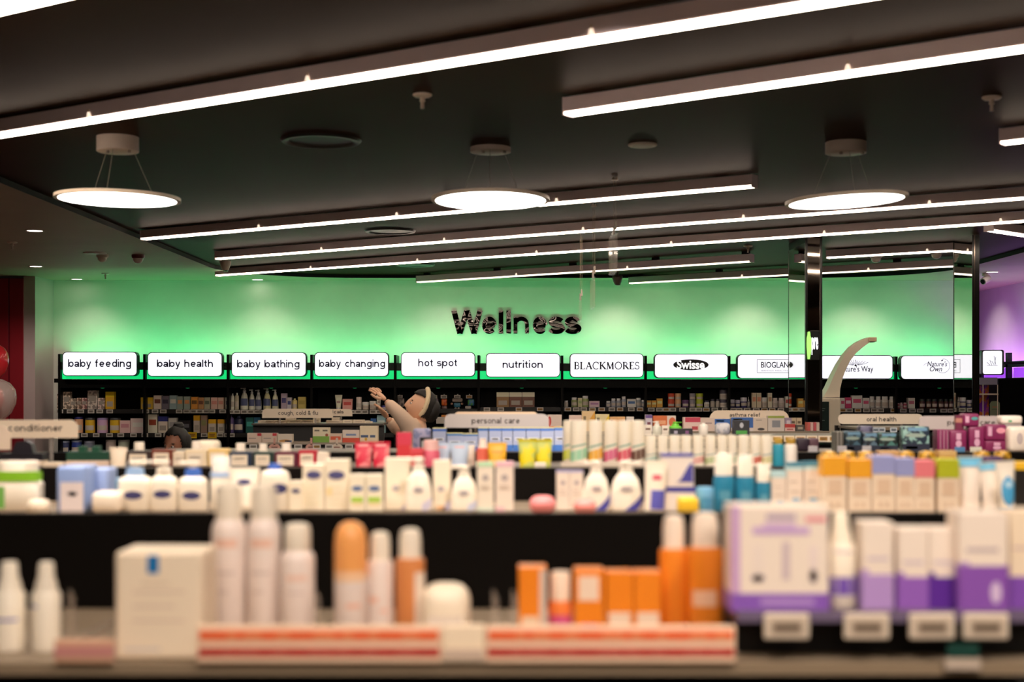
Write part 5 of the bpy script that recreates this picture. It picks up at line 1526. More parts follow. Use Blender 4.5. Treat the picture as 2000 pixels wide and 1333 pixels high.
for a, b, y, cl, pn, lab in ((1070, 1097, 811, 'e8d0c0', [(.0, .25, .3, .9, 'd84038', 'o'), (.1, .9, .05, .3, 'd85a50')], 'pink white carton right of the grey sign'),
                             (1112, 1136, 812, 'ecd0c4', [(.1, .9, .4, .6, 'c89090')], 'pale pink carton behind the dry shampoo cans'), (1137, 1162, 804, 'ecc890', [(.6, 1, .6, 1, 'eaa830', 'tr'), (.1, .3, .55, .75, '8a7048')], 'cream carton with an orange corner'),
                             (1163, 1190, 810, 'ead8a0', [(.5, 1, .4, 1, 'eac820', 'tr'), (.1, .3, .6, .8, '7a6a48')], 'cream carton with a yellow corner'), (1191, 1221, 815, 'e8b070', [(.05, .2, .6, .8, 'c07830')], 'orange cream low carton'),
                             (1224, 1238, 815, 'e0d8d0', [(.2, .8, .5, .7, 'a8a0a0')], 'small white carton behind the pink banded can'), (1261, 1274, 811, 'd4c8d0', [(0, 1, .8, 1, '6a4a90'), (.25, .75, .4, .55, '7c3c4c')], 'small white carton with a purple top'),
                             (1276, 1303, 813, 'dc6c28', [(.1, .9, .45, .7, 'f0a878')], 'orange cold remedy carton'), (1303, 1320, 813, 'e8d4c4', [(.2, 1, .3, .9, 'dc6830', 'o')], 'white carton with orange rings'),
                             (1335, 1368, 816, 'e8c8bc', [(.1, 1, .65, 1, 'c8304c'), (.5, .85, .1, .35, 'c04048')], 'white carton with a crimson top'), (1368, 1396, 817, 'dcc4b4', [(.2, .8, .55, .65, 'a89088')], 'plain beige carton beside the crimson topped one'),
                             (1396, 1426, 819, 'd8ccc4', [(.0, 1, .5, 1, '2c64b0'), (.1, .6, .78, .88, 'c8d4e4')], 'white carton with a blue top half'), (1428, 1471, 816, 'd8ccc4', [(.0, 1, .25, 1, '2c62ac'), (.1, .5, .8, .9, 'c8d4e4')], 'large blue carton behind the black carton'),
                             (1471, 1499, 817, 'd8c6b2', [(.2, .6, .8, .86, '9a8c80'), (.3, .8, .05, .25, '3c3430', 'o')], 'beige carton with a dark picture'), (1500, 1532, 813, 'd4c8bc', [(0, 1, .85, 1, '9aa83c'), (.25, .75, .25, .7, '8c8c90')], 'white device carton with a lime top edge'),
                             (1533, 1553, 829, 'dcb8ac', [(0, 1, .5, 1, 'c03834'), (.2, .8, .2, .35, 'a03838')], 'low carton with a red top half'), (1534, 1546, 817, '9c8ca4', [(.2, .8, .4, .8, 'd0c8d0')], 'small lilac carton behind the red topped one'),
                             (1555, 1571, 831, '4a443c', [(.2, .8, .3, .7, 'a89c88')], 'small dark framed carton by the column')):
    dd = 9.2 if a not in (1534, 1112, 1224) else 9.35
    carton(a, b, y, z, dd, lab, cl, panels=pn, dep=0.06)
for a, b, lab in ((1543, 1555, 'small yellowish carton pair left of the column, left one'), (1556, 1566, 'small yellowish carton pair left of the column, right one')):
    carton(a, b, 817, z, 9.4, lab, 'c4b090', panels=[(.2, .8, .55, .75, '6a5a44')])
for k, c1 in enumerate(('c85a50', 'd8b0a8', 'c05058', 'd4c0b0')):
    carton(1577 + k * 6, 1582.4 + k * 6, 826, z, 9.3, 'thin red and white sleeve standing at the foot of the column', c1, dep=0.08, name='sleeve', cat='sleeve', group='thin red sleeves')
# cough gondola
d = 9.2
for a, b, y, cl, bd, pn, lab in ((483, 511, 847, 'dcc4b0', (), [(.7, .98, .7, 1, 'c02c34'), (.1, .6, .4, .5, 'a09088')], 'low white carton with a red corner, left of two'), (512, 541, 847, 'dcc4b0', (), [(.7, .98, .7, 1, 'c02c34'), (.1, .6, .4, .5, 'a09088')], 'low white carton with a red corner, right of two'),
                                 (542, 571, 849, 'e0d0bc', (), [(.1, .9, .0, .35, 'c8904c', 'o'), (.5, .95, .05, .25, '5a74b0')], 'low white carton with an orange and blue swirl'), (611, 627, 836, 'e8d8b8', [(0, .42, '7ca83c')], [(.2, .8, .75, .85, '6a6050')], 'cream and green hay fever carton, left of two'),
                                 (627, 643, 836, 'e8d8b8', [(0, .42, '7ca83c')], [(.5, .9, .4, .6, 'a05030', 'o'), (.2, .8, .75, .85, '6a6050')], 'cream and green hay fever carton, right of two'), (643, 668, 848, 'dcc0a8', (), [(.1, .9, .3, .7, 'd85c34')], 'low white carton with an orange stripe'),
                                 (669, 702, 841, 'e4d2c0', [(0, .38, 'd85030')], [(.2, .8, .55, .7, '7a8cb0')], 'white carton with a red orange foot'), (703, 721, 833, 'ecd8b4', (), [(.1, .9, .3, .45, '3c5478'), (.5, .8, .1, .3, 'd8a838', 'o')], 'tall cream carton with a navy stripe, left of two'),
                                 (721, 738, 833, 'ecd8b4', (), [(.1, .7, .3, .45, '4c5c78')], 'tall cream carton with a navy stripe, right of two')):
    carton(a, b, y, zl, d, lab, cl, bands=bd, panels=pn, dep=0.06)
for k, (a, b, y) in enumerate(((504, 535, 822), (537, 560, 822), (561, 588, 821), (558, 576, 817.5), (589, 612, 821), (612, 624, 817), (637, 668, 822), (648, 662, 816.5), (669, 688, 821), (690, 711, 821), (712, 726, 824))):
    carton(a, b, y, zt, 9.47 if k not in (3, 5, 7) else 9.6, 'low cream carton on the upper tier of the cough gondola', 'eddcc0' if k % 3 else 'e4d0b4', dep=0.06, panels=[(.2, .8, .35, .6, 'c0ac94')], group='cream cartons on the cough tier')
for px, lab in ((536, 'round pink hanging tag at left under the cough shelf'), (608, 'round pink hanging tag in the middle under the cough shelf'), (658, 'round cream hanging tag under the cough shelf')):
    d = 9.174
    t = thing('hanging_tag', lab, 'tag', (X(px, d), d, Z(880, d)))
    key = 'd8a090' if px < 650 else 'dcc8b4'
    MB().prism([(X(px, d) + 0.037 * math.cos(2 * PI * i / 20), Z(874, d) + 0.022 * math.sin(2 * PI * i / 20)) for i in range(20)], d, d + 0.002, key).build('disc', t)
    MB().box(X(px - 2, d), X(px + 2, d), d, d + 0.002, Z(870, d), Z(865, d) + .03, key).build('strap', t)
    MB().box(X(px - 6, d), X(px + 6, d), d - 0.0006, d, Z(875.5, d), Z(873, d), '8a5a50').build('print', t)

# ================================================================== wall shelves
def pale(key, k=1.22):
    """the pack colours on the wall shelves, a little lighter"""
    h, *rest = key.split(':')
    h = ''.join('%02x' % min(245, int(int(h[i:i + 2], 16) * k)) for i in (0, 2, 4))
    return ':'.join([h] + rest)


def wall(bay, sh, rows, d=15.23):
    z = SHELF[(bay, sh)]
    where = 'under the %s sign' % BAYNAME[bay]
    for r in rows:
        kind, a, b, y, lab, c1 = r[:6]
        c2 = r[6] if len(r) > 6 else None
        lab = lab + ' ' + where
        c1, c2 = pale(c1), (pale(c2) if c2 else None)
        zb = z if len(r) < 8 else Z(r[7], d)
        if kind == 'c':
            carton(a, b, y, zb, d, lab, c1, panels=[(.12, .88, .42, .72, c2 or 'a89c90')], dep=0.07)
        elif kind == 'C':       # carton with upper band
            carton(a, b, y, zb, d, lab, c1, bands=[(.7, 1, c2)], panels=[(.15, .85, .15, .45, 'b8aca0')], dep=0.07)
        elif kind == 't':
            tube(a, b, y, zb, d, lab, c1, c2, panels=[(.25, .75, .45, .6, 'b89c90', 'r')])
        else:
            bottle({'j': 'jar', 'p': 'pill', 'n': 'tin', 'm': 'cone', 'f': 'flat', 'd': 'drop', 's': 'can'}[kind], a, b, y, zb, d, lab, c1, c2,
                   patches=[(.18, .5, -60, 60, 'd8ccc0' if kind != 'm' else '5a648c')], n=14, name='tin' if kind == 'n' else 'bottle' if kind != 'j' else 'jar',
                   cat='tin' if kind == 'n' else 'bottle' if kind != 'j' else 'jar', nozzle=-1 if kind == 'm' else 0)


PT = 'c8b8a8:p8a786834'
wall(0, 0, [('c', 111, 122, 770, 'narrow speckled pale carton', PT), ('c', 123, 137, 766, 'tall speckled pale carton', PT), ('c', 138, 149, 779, 'short speckled pale carton', PT), ('c', 150, 159, 778, 'small speckled brown carton', 'b8a090:p7c605034'),
            ('c', 160, 170, 778, 'small rosy speckled carton', 'c0a49c:p8c5c5834'), ('c', 171, 190, 763.5, 'largest pale grey carton', 'bcb0a4:p9a8c8430'), ('c', 191, 204, 778, 'pale pink grey carton', 'c8b4ac:p9a847c34'), ('C', 206, 223, 766, 'yellow carton with grey foot', 'c4982c', 'd8aa20')])
wall(0, 1, [('n', 143, 160, 815, 'orange and white formula tin', 'd89a78', '2a2a60'), ('n', 164, 183, 817, 'golden yellow formula tin, left of two,', 'd8a428', '3c3c40'), ('n', 187, 208, 817, 'lilac formula tin', 'b898b8', '8a7aa8'),
            ('n', 212, 233, 817, 'golden yellow formula tin, right of two,', 'd8a428', '3c3c40'), ('c', 234, 254, 822, 'pale pink formula carton', 'd0a8a4', 'b88088'), ('c', 255, 287, 818, 'wide pink carton with round picture', 'd8b4b0', 'e0c4bc')])
wall(0, 2, [('n', 115, 133, 862, 'navy tin', '3c4468', '7c8498'), ('n', 137, 157, 861, 'royal navy tin with gold crest', '34448c', '8890a8'), ('n', 161, 182, 862, 'grey navy tin', '6c7080', '8c90a0'), ('n', 204, 224, 860, 'pale rose tin', 'a89890', '9a9088'), ('n', 228, 250, 860, 'pale grey green tin', '9aa090', '8c8c84')])
wall(1, 0, [('C', 275, 298, 777, 'yellow carton with white side', 'c8a83c', 'd8a828'), ('c', 300, 315, 773, 'white carton with brown picture', 'c8b8ac', '6c4034'), ('c', 316, 330, 774, 'dark grey carton', '6c6470', '3c3848'), ('c', 331, 345, 773, 'grey teal topped carton', '8ca0a4', 'c8c4bc'),
            ('c', 346, 357, 775, 'slim teal and orange carton, left of two,', '8c9890', 'c88c5c'), ('c', 359, 371, 775, 'slim teal and orange carton, right of two,', '8c9890', 'c88c5c'), ('c', 373, 386, 776, 'amber carton', 'c88c40', '6c4c2c'), ('c', 387, 398, 777, 'brown amber carton', 'b08458', '6c4434'),
            ('c', 399, 410, 777, 'grey green carton', '9c9c84', '5c6454'), ('c', 412, 425, 777, 'pale pink carton, left of two,', 'd0a89c', 'c08478'), ('c', 426, 437, 777, 'pale pink carton, right of two,', 'd0b0a0', 'c08478')])
wall(1, 1, [('c', 289, 307, 810, 'white carton with a foot picture', 'd0c4b4', '8c3c28'), ('C', 309, 327, 814, 'white carton with navy top', 'c8bcb0', '2c3070'), ('c', 329, 345, 817, 'grey white carton', 'b0aca8', '8c888c'), ('c', 349, 372, 822, 'dark carton with a white figure', '1c1a1e', '5c5c64'),
            ('C', 378, 390, 812, 'white carton with orange top', 'b0a49c', 'd89820'), ('c', 392, 404, 812, 'brown grey carton', '8a7464', '7c7c54'), ('C', 407, 421, 820, 'white carton with amber top, left of two,', 'b8b0a8', 'e09c20'), ('C', 425, 438, 820, 'white carton with amber top, right of two,', 'b8b0a8', 'd89420'),
            ('f', 440, 456, 811, 'purple bottle', '5c5080', '6c608c')])
wall(2, 0, [('c', 440, 448, 777, 'narrow white carton', 'd0c8bc', '6c7080'), ('f', 450, 457, 769, 'slim cream bottle', 'dcd4bc', 'e4dccc'), ('f', 458, 466, 768, 'slim olive cream bottle', 'a8a08c', 'd8d0c0'), ('m', 468, 484, 757, 'tallest white pump bottle', 'd8d0bc', 'd8d4c8'), ('m', 485, 497, 760.5, 'white pump bottle second in size', 'dcd4bc', 'dcd8cc'),
            ('m', 497, 510, 761.5, 'grey blue pump bottle', 'a4a8a8', 'd8d8d0'), ('m', 513, 528, 758, 'yellow cream pump bottle', 'ccc49c', 'd8d4c4'), ('m', 530, 543, 761, 'cream pump bottle at the right', 'd0c8b0', 'd8d4c8'), ('c', 549, 560, 769, 'tall lilac carton', 'a898a8', '4c4878'),
            ('c', 561, 569, 777, 'small white and navy carton', 'b8b4bc', '3c4478'), ('f', 570, 580, 779, 'small yellowish bottle', 'c8bc7c', 'd0c890'), ('c', 582, 597, 776, 'tan gold carton', 'b0a058', '9c8c48')])
wall(2, 1, [('f', 456, 474, 813, 'dark navy bottle', '20243c', '2c304c'), ('c', 480, 495, 816, 'teal carton', '1c5450', '3c8c84'), ('c', 496, 508, 816, 'blue green carton', '1c4c68', '3484a0')])
wall(3, 0, [('t', 654, 668, 772, 'pale cream squeeze tube', 'd8ccb4', 'e0d8c8'), ('c', 669, 688, 780, 'pink box', 'd0948c', 'b84c48'), ('s', 695, 706, 776, 'tall white and pink can', 'd8c4b8', 'c8bcb4'), ('j', 707, 720, 786, 'white and pink jar, left of two,', 'd8c0b0', 'dcd0c4'),
            ('j', 721, 735, 784, 'white and pink jar, right of two,', 'd8bcb0', 'dcd0c4'), ('t', 735, 744, 772, 'white and orange squeeze tube', 'dcccbc', 'e0d4c8'), ('j', 745, 755, 793, 'small purple labelled pot', 'c8c0c8', '4c4890'), ('j', 756, 768, 790, 'small white and purple pot', 'd0c8cc', 'c8c0c8')])
wall(3, 1, [('c', 700, 722, 822, 'white carton', 'b8b0a8', '8c888c'), ('c', 724, 735, 818, 'blue carton', '2c5c9c', '5c88b8'), ('c', 736, 753, 812, 'light blue striped carton', '8cb0b8', 'c0d4d4')])
wall(5, 0, [('C', 970, 994, 767, 'tan shake carton, left of three,', '8a6a44', 'd8c4ac'), ('C', 995, 1019, 767, 'brown shake carton, middle of three,', '6a4434', 'd8c4b0'), ('C', 1020, 1044, 767, 'brown shake carton, right of three,', '684638', 'd4c4b0')])
wall(6, 0, [('p', 1102, 1110, 783, 'small white lidded bottle', 'b4aca4', 'dcd4c8'), ('p', 1116, 1128, 777, 'green labelled bottle with white lid', '8c9468', 'dcd8cc'), ('c', 1129, 1137, 778, 'cream green carton', 'b8b490', '98a870'), ('p', 1137, 1150, 774, 'large green labelled bottle with white lid', '94a06c', 'dcd8cc'),
            ('c', 1151, 1171, 784, 'low pink white carton', 'c8b0b8', 'a878a0'), ('p', 1184, 1193, 784, 'short grey bottle, first of the blue striped bottles,', '8c8c94', 'd8d4cc'), ('p', 1194, 1203, 779, 'grey bottle, second of the blue striped bottles,', '9498a4', 'd8d4cc'),
            ('p', 1204, 1213, 779, 'grey bottle, third of the blue striped bottles,', '9498a4', 'd8d4cc'), ('p', 1214, 1223, 775, 'tall grey bottle, fourth of the blue striped bottles,', '9498a4', 'd8d4cc'), ('c', 1225, 1242, 780, 'white carton with blue peaks', 'ccc8c4', '4c6c9c'),
            ('p', 1242, 1253, 778, 'grey bottle right of the white carton', '94989c', 'd8d4cc'), ('p', 1253, 1262, 782, 'small grey bottle', '8c9098', 'd8d4cc')])
wall(7, 0, [('c', 1263, 1272, 783, 'orange carton, left of three,', 'd89430', 'e8c88c'), ('c', 1273, 1282, 783, 'orange carton, middle of three,', 'd89430', 'e8c88c'), ('c', 1283, 1294, 779, 'taller orange carton, right of three,', 'd89838', 'e8c88c')]
     + [('j', a, b, yy, lab, c, c, yb) for a, b, c, nm in ((1305, 1318, 'b84428', 'red orange'), (1319, 1331, 'c8a078', 'peach'), (1347, 1359, '8c8890', 'grey'), (1360, 1374, 'a4b030', 'lime green'))
        for yy, yb, lab in ((782.5, 796.5, 'lower %s vitamin jar' % nm), (769, 782.5, 'upper %s vitamin jar' % nm))]
     + [('j', 1333, 1346, 782, 'purple vitamin jar', '6c4c78', '5c3c68'), ('p', 1376, 1386, 783, 'white and navy bottle', 'c8c8cc', '3c4058'), ('p', 1388, 1397, 780, 'grey bottle with dark lid, left of two,', 'a8a098', '3c3c48'), ('p', 1398, 1406, 780, 'grey bottle with dark lid, right of two,', 'a8a098', '3c3c48'),
        ('j', 1406, 1422, 781, 'lower large white vitamin jar', 'd0c4bc', '4c4854', 796.5), ('j', 1406, 1422, 762, 'upper large white vitamin jar', 'd0c4bc', '4c4854', 781)])
wall(8, 0, [('j', 1425, 1436, 781, 'navy jar, left of three,', '3c3860', 'b8b4c0'), ('j', 1437, 1446, 782, 'navy jar, middle of three,', '34346c', 'b0acbc'), ('j', 1447, 1460, 777, 'tall navy jar, right of three,', '3c386c', 'c0bcc4'), ('d', 1460, 1465, 776, 'small white dropper bottle', '7c7c88', 'd8d4d0'),
            ('c', 1469, 1477, 768, 'tall cream and orange carton, left of two,', 'd4bca4', 'c88c70'), ('c', 1478, 1487, 768, 'tall cream and orange carton, right of two,', 'd4bca4', 'c88c70'), ('j', 1488, 1499, 777, 'white and orange jar', 'd0c0b4', 'd8d0c8'), ('c', 1500, 1508, 768, 'lone tall cream carton', 'd4c4b0', 'a88c70'),
            ('p', 1509, 1520, 778, 'grey white bottle, left of two,', 'c0b4b0', 'c8c0bc'), ('p', 1521, 1533, 778, 'grey white bottle, right of two,', 'c0b4b0', 'c8c0bc'), ('c', 1534, 1541, 775, 'slim white carton beside the column', 'd0c8c0', 'a84c48')])
wall(9, 0, [('c', 1604, 1612, 768, 'cream carton behind the station', 'c8b890', '9c8c6c'), ('c', 1642, 1650, 778, 'half hidden white carton', 'd8c8c4', 'b84c6c'), ('c', 1651, 1663, 777, 'deep pink carton', 'b83c68', 'e0b8c4'), ('c', 1664, 1684, 773, 'large white and pink carton', 'dccac4', 'c45878'), ('c', 1685, 1698, 778, 'small white and pink carton', 'd8c8c4', 'c4587c'),
            ('p', 1699, 1710, 775, 'white vitamin bottle, first of four,', 'd8c8c4', 'dcd4d0'), ('p', 1711, 1722, 775, 'white vitamin bottle, second of four,', 'd8c8c4', 'dcd4d0'), ('p', 1723, 1737, 775, 'white vitamin bottle, third of four,', 'd8c4c0', 'dcd4d0'), ('p', 1738, 1751, 775, 'white vitamin bottle, fourth of four,', 'd8c4c0', 'dcd4d0')])
wall(10, 0, [('p', 1753, 1758, 788, 'tiny red bottle, left of three,', '98404c', 'a89090'), ('p', 1758, 1764, 787, 'tiny white bottle between red ones', 'c0b0b0', 'c8b8b8'), ('p', 1765, 1772, 787, 'tiny red bottle, right of three,', 'a8485c', 'b89898'), ('c', 1774, 1787, 778, 'white carton with a pink curve', 'd4c8bc', 'b06878')]
     + [('p', a, b, 780, 'dark bottle with a cream label', '4c3028', '2c3830') for a, b in ((1797, 1808), (1810, 1820), (1821, 1832), (1834, 1844), (1845, 1853), (1854, 1863))])
# hooks with hanging toys in the hot spot bay
d = 15.45
hz = [(782, 772, 'grey'), (868, 772, 'orange'), (849, 772, 'violet'), (894, 772, 'robot'), (917, 772, 'blue')]
for px, py, kind in hz:
    lab = {'grey': 'grey toy backpack hanging left of the reaching person', 'orange': 'orange and maroon hanging toy bag', 'violet': 'violet hanging toy bag behind the dark hair', 'robot': 'hanging grey and blue robot toy', 'blue': 'slanted blue and green hanging toy bag'}[kind]
    t = thing('hanging_toy', lab, 'toy', (X(px, d), d, Z(812, d)), 'toys on hooks in the hot spot bay')
    MB().tube([(X(px, d), 15.55, Z(771, d)), (X(px, d), d - 0.12, Z(771, d))], 0.004, 'b8b4ac:m:r30', 6).build('hook', t)
    m = MB().rbox(X(px - 6, d), X(px + 6, d), d - 0.13, d - 0.125, Z(778.5, d), Z(772, d), 0.001, 'd0c8c0', 1)
    m.box(X(px - 4.5, d), X(px + 4.5, d), d - 0.131, d - 0.13, Z(777.5, d), Z(773.5, d), 'a8792c' if kind == 'blue' else '7c746c')
    m.build('price_ticket', t)
    bx = lambda a, b, y0, y1, k, nm, dp=0.04: MB().rbox(X(a, d), X(b, d), d - 0.1, d - 0.1 + dp, Z(y1, d), Z(y0, d), 0.012, k, 2).build(nm, t, smooth=True)
    if kind == 'grey':
        bx(773, 791, 778, 795, 'a8988c:p6c606430', 'bag')
        bx(776, 788, 781, 785, '8c7c74', 'pocket')
    elif kind == 'orange':
        bx(863, 874, 779, 793, 'd8541c:pf0803030', 'bag')
        bx(863, 874, 793, 810, '4c2024:p88646430', 'lower_bag')
    elif kind == 'violet':
        bx(842, 857, 778, 808, '54304c:p8c708430', 'bag')
    elif kind == 'robot':
        bx(884, 904, 778, 786, 'a8988c', 'head')
        bx(887, 900, 787, 796, '3c80a0', 'body')
        for a in (882, 902):
            MB().lathe([(0, -1), (.7, -.7), (1, 0), (.7, .7), (0, 1)], 'd8a890', cx=X(a + 1, d), cy=d - 0.08, z=Z(789, d), r=0.014, h=0.014, n=10).build('hand', t, smooth=True)
        for a in (888, 894):
            bx(a, a + 5, 796, 808, 'c0b4a8', 'leg', 0.03)
    else:
        for (a, b, y0, y1, k, nm) in ((914, 927, 780, 793, '3c7cb0:p4c9c4430', 'bag'), (909, 921, 793, 804, 'c8bcb4', 'lower_bag')):
            bx(a, b, y0, y1, k, nm)
t = thing('hanging_tag', 'white and orange shelf tag cluster beside the dark haired person', 'tag', (X(860, 15.1), 15.1, Z(828, 15.1)))
MB().box(X(852, 15.1), X(868, 15.1), 15.1, 15.11, Z(828, 15.1), Z(815, 15.1), 'c8c0b8').build('card', t)
MB().tube([(X(860, 15.1), 15.105, Z(816, 15.1)), (X(860, 15.1), 15.55, Z(816, 15.1))], 0.004, 'b8b4ac:m:r30', 6).build('hook', t)
MB().box(X(862, 15.1), X(872, 15.1), 15.105, 15.115, Z(820, 15.1), Z(811, 15.1), 'd88420').build('orange_card', t)

# ================================================================== people
def skin_mesh(pts, edges, radii, sub=2, root=0):
    me = bpy.data.meshes.new('tmp')
    me.from_pydata(pts, edges, [])
    ob = bpy.data.objects.new('tmp', me)
    COL.objects.link(ob)
    md = ob.modifiers.new('s', 'SKIN')
    md.use_smooth_shade = True
    for i, r in enumerate(radii):
        sv = me.skin_vertices[0].data[i]
        sv.radius = r if isinstance(r, tuple) else (r, r)
        sv.use_root = (i == root)
    m2 = ob.modifiers.new('u', 'SUBSURF')
    m2.levels = sub
    m2.render_levels = sub
    dg = bpy.context.evaluated_depsgraph_get()
    out = bpy.data.meshes.new_from_object(ob.evaluated_get(dg))
    vs = [v.co.copy() for v in out.vertices]
    fs = [list(p.vertices) for p in out.polygons]
    bpy.data.objects.remove(ob)
    return vs, fs


def head_geo(mat4):
    """head with brow, nose, lips, chin; faces -y, crown +z, about 0.22 tall, centre of skull at origin"""
    bm = bmesh.new()
    bmesh.ops.create_icosphere(bm, subdivisions=4, radius=1)
    vs = []
    for v in bm.verts:
        x, y, z = v.co
        X_, Y_, Z_ = x * 0.075, y * 0.095, z * 0.115
        if z < 0:
            X_ *= 1 - 0.30 * (-z) ** 1.3
            Y_ = Y_ * (1 - 0.16 * (-z) ** 2) - 0.012 * (-z)
        f = max(0, -y)
        g = lambda cx, cz, sx, sz: math.exp(-((x - cx) / sx) ** 2 - ((z - cz) / sz) ** 2) * (1 if y < 0 else 0)
        Y_ -= 0.024 * g(0, -0.22, 0.16, 0.16) + 0.012 * g(0, 0.0, 0.12, 0.25)          # nose
        Y_ -= 0.006 * g(0, 0.16, 0.6, 0.09)                                              # brow
        Y_ += 0.010 * (g(0.36, 0.02, 0.17, 0.11) + g(-0.36, 0.02, 0.17, 0.11))           # eye sockets
        Y_ -= 0.007 * g(0, -0.52, 0.26, 0.07) + 0.010 * g(0, -0.85, 0.3, 0.15)           # lips, chin
        vs.append(mat4 @ Vector((X_, Y_, Z_)))
    fs = [[v.index for v in f.verts] for f in bm.faces]
    bm.free()
    for s in (-1, 1):   # ears
        pass
    return vs, fs


def hand_geo(wrist, direction, up, side, curl=0.5, L=0.17):
    """palm and five bent fingers as skinned chains"""
    dirv = Vector(direction).normalized()
    upv = Vector(up).normalized()
    sd = dirv.cross(upv).normalized() * side
    upv = sd.cross(dirv).normalized() * (1 if sd.cross(dirv).dot(Vector(up)) > 0 else -1)
    w0 = Vector(wrist)
    out = []
    palm = [w0, w0 + dirv * L * 0.25, w0 + dirv * L * 0.48]
    out.append(skin_mesh(palm, [(0, 1), (1, 2)], [(0.022, 0.018), (0.034, 0.015), (0.036, 0.013)], 2))
    for k, (off, ln) in enumerate(((-0.030, .38), (-0.010, .46), (0.010, .43), (0.029, .34))):
        b = w0 + dirv * L * 0.42 + sd * off * 0.9
        p1 = b + dirv * L * ln * 0.45 + sd * off * 0.25
        p2 = p1 + (dirv - upv * curl * 0.6).normalized() * L * ln * 0.32
        p3 = p2 + (dirv - upv * curl * 1.3).normalized() * L * ln * 0.25
        out.append(skin_mesh([b, p1, p2, p3], [(0, 1), (1, 2), (2, 3)], [.0095, .0088, .008, .0065], 2))
    b = w0 + dirv * L * 0.12 - sd * 0.022
    p1 = b + (dirv * 0.6 - sd * 0.8).normalized() * 0.035
    p2 = p1 + (dirv * 0.9 - sd * 0.4).normalized() * 0.03
    p3 = p2 + (dirv - sd * 0.1).normalized() * 0.022
    out.append(skin_mesh([b, p1, p2, p3], [(0, 1), (1, 2), (2, 3)], [.013, .011, .0095, .0075], 2))
    return out


def build_geo(name, parent, geos, key, smooth=True):
    m = MB()
    for vs, fs in geos:
        m.add(vs, fs, key)
    return m.build(name, parent, smooth=smooth)


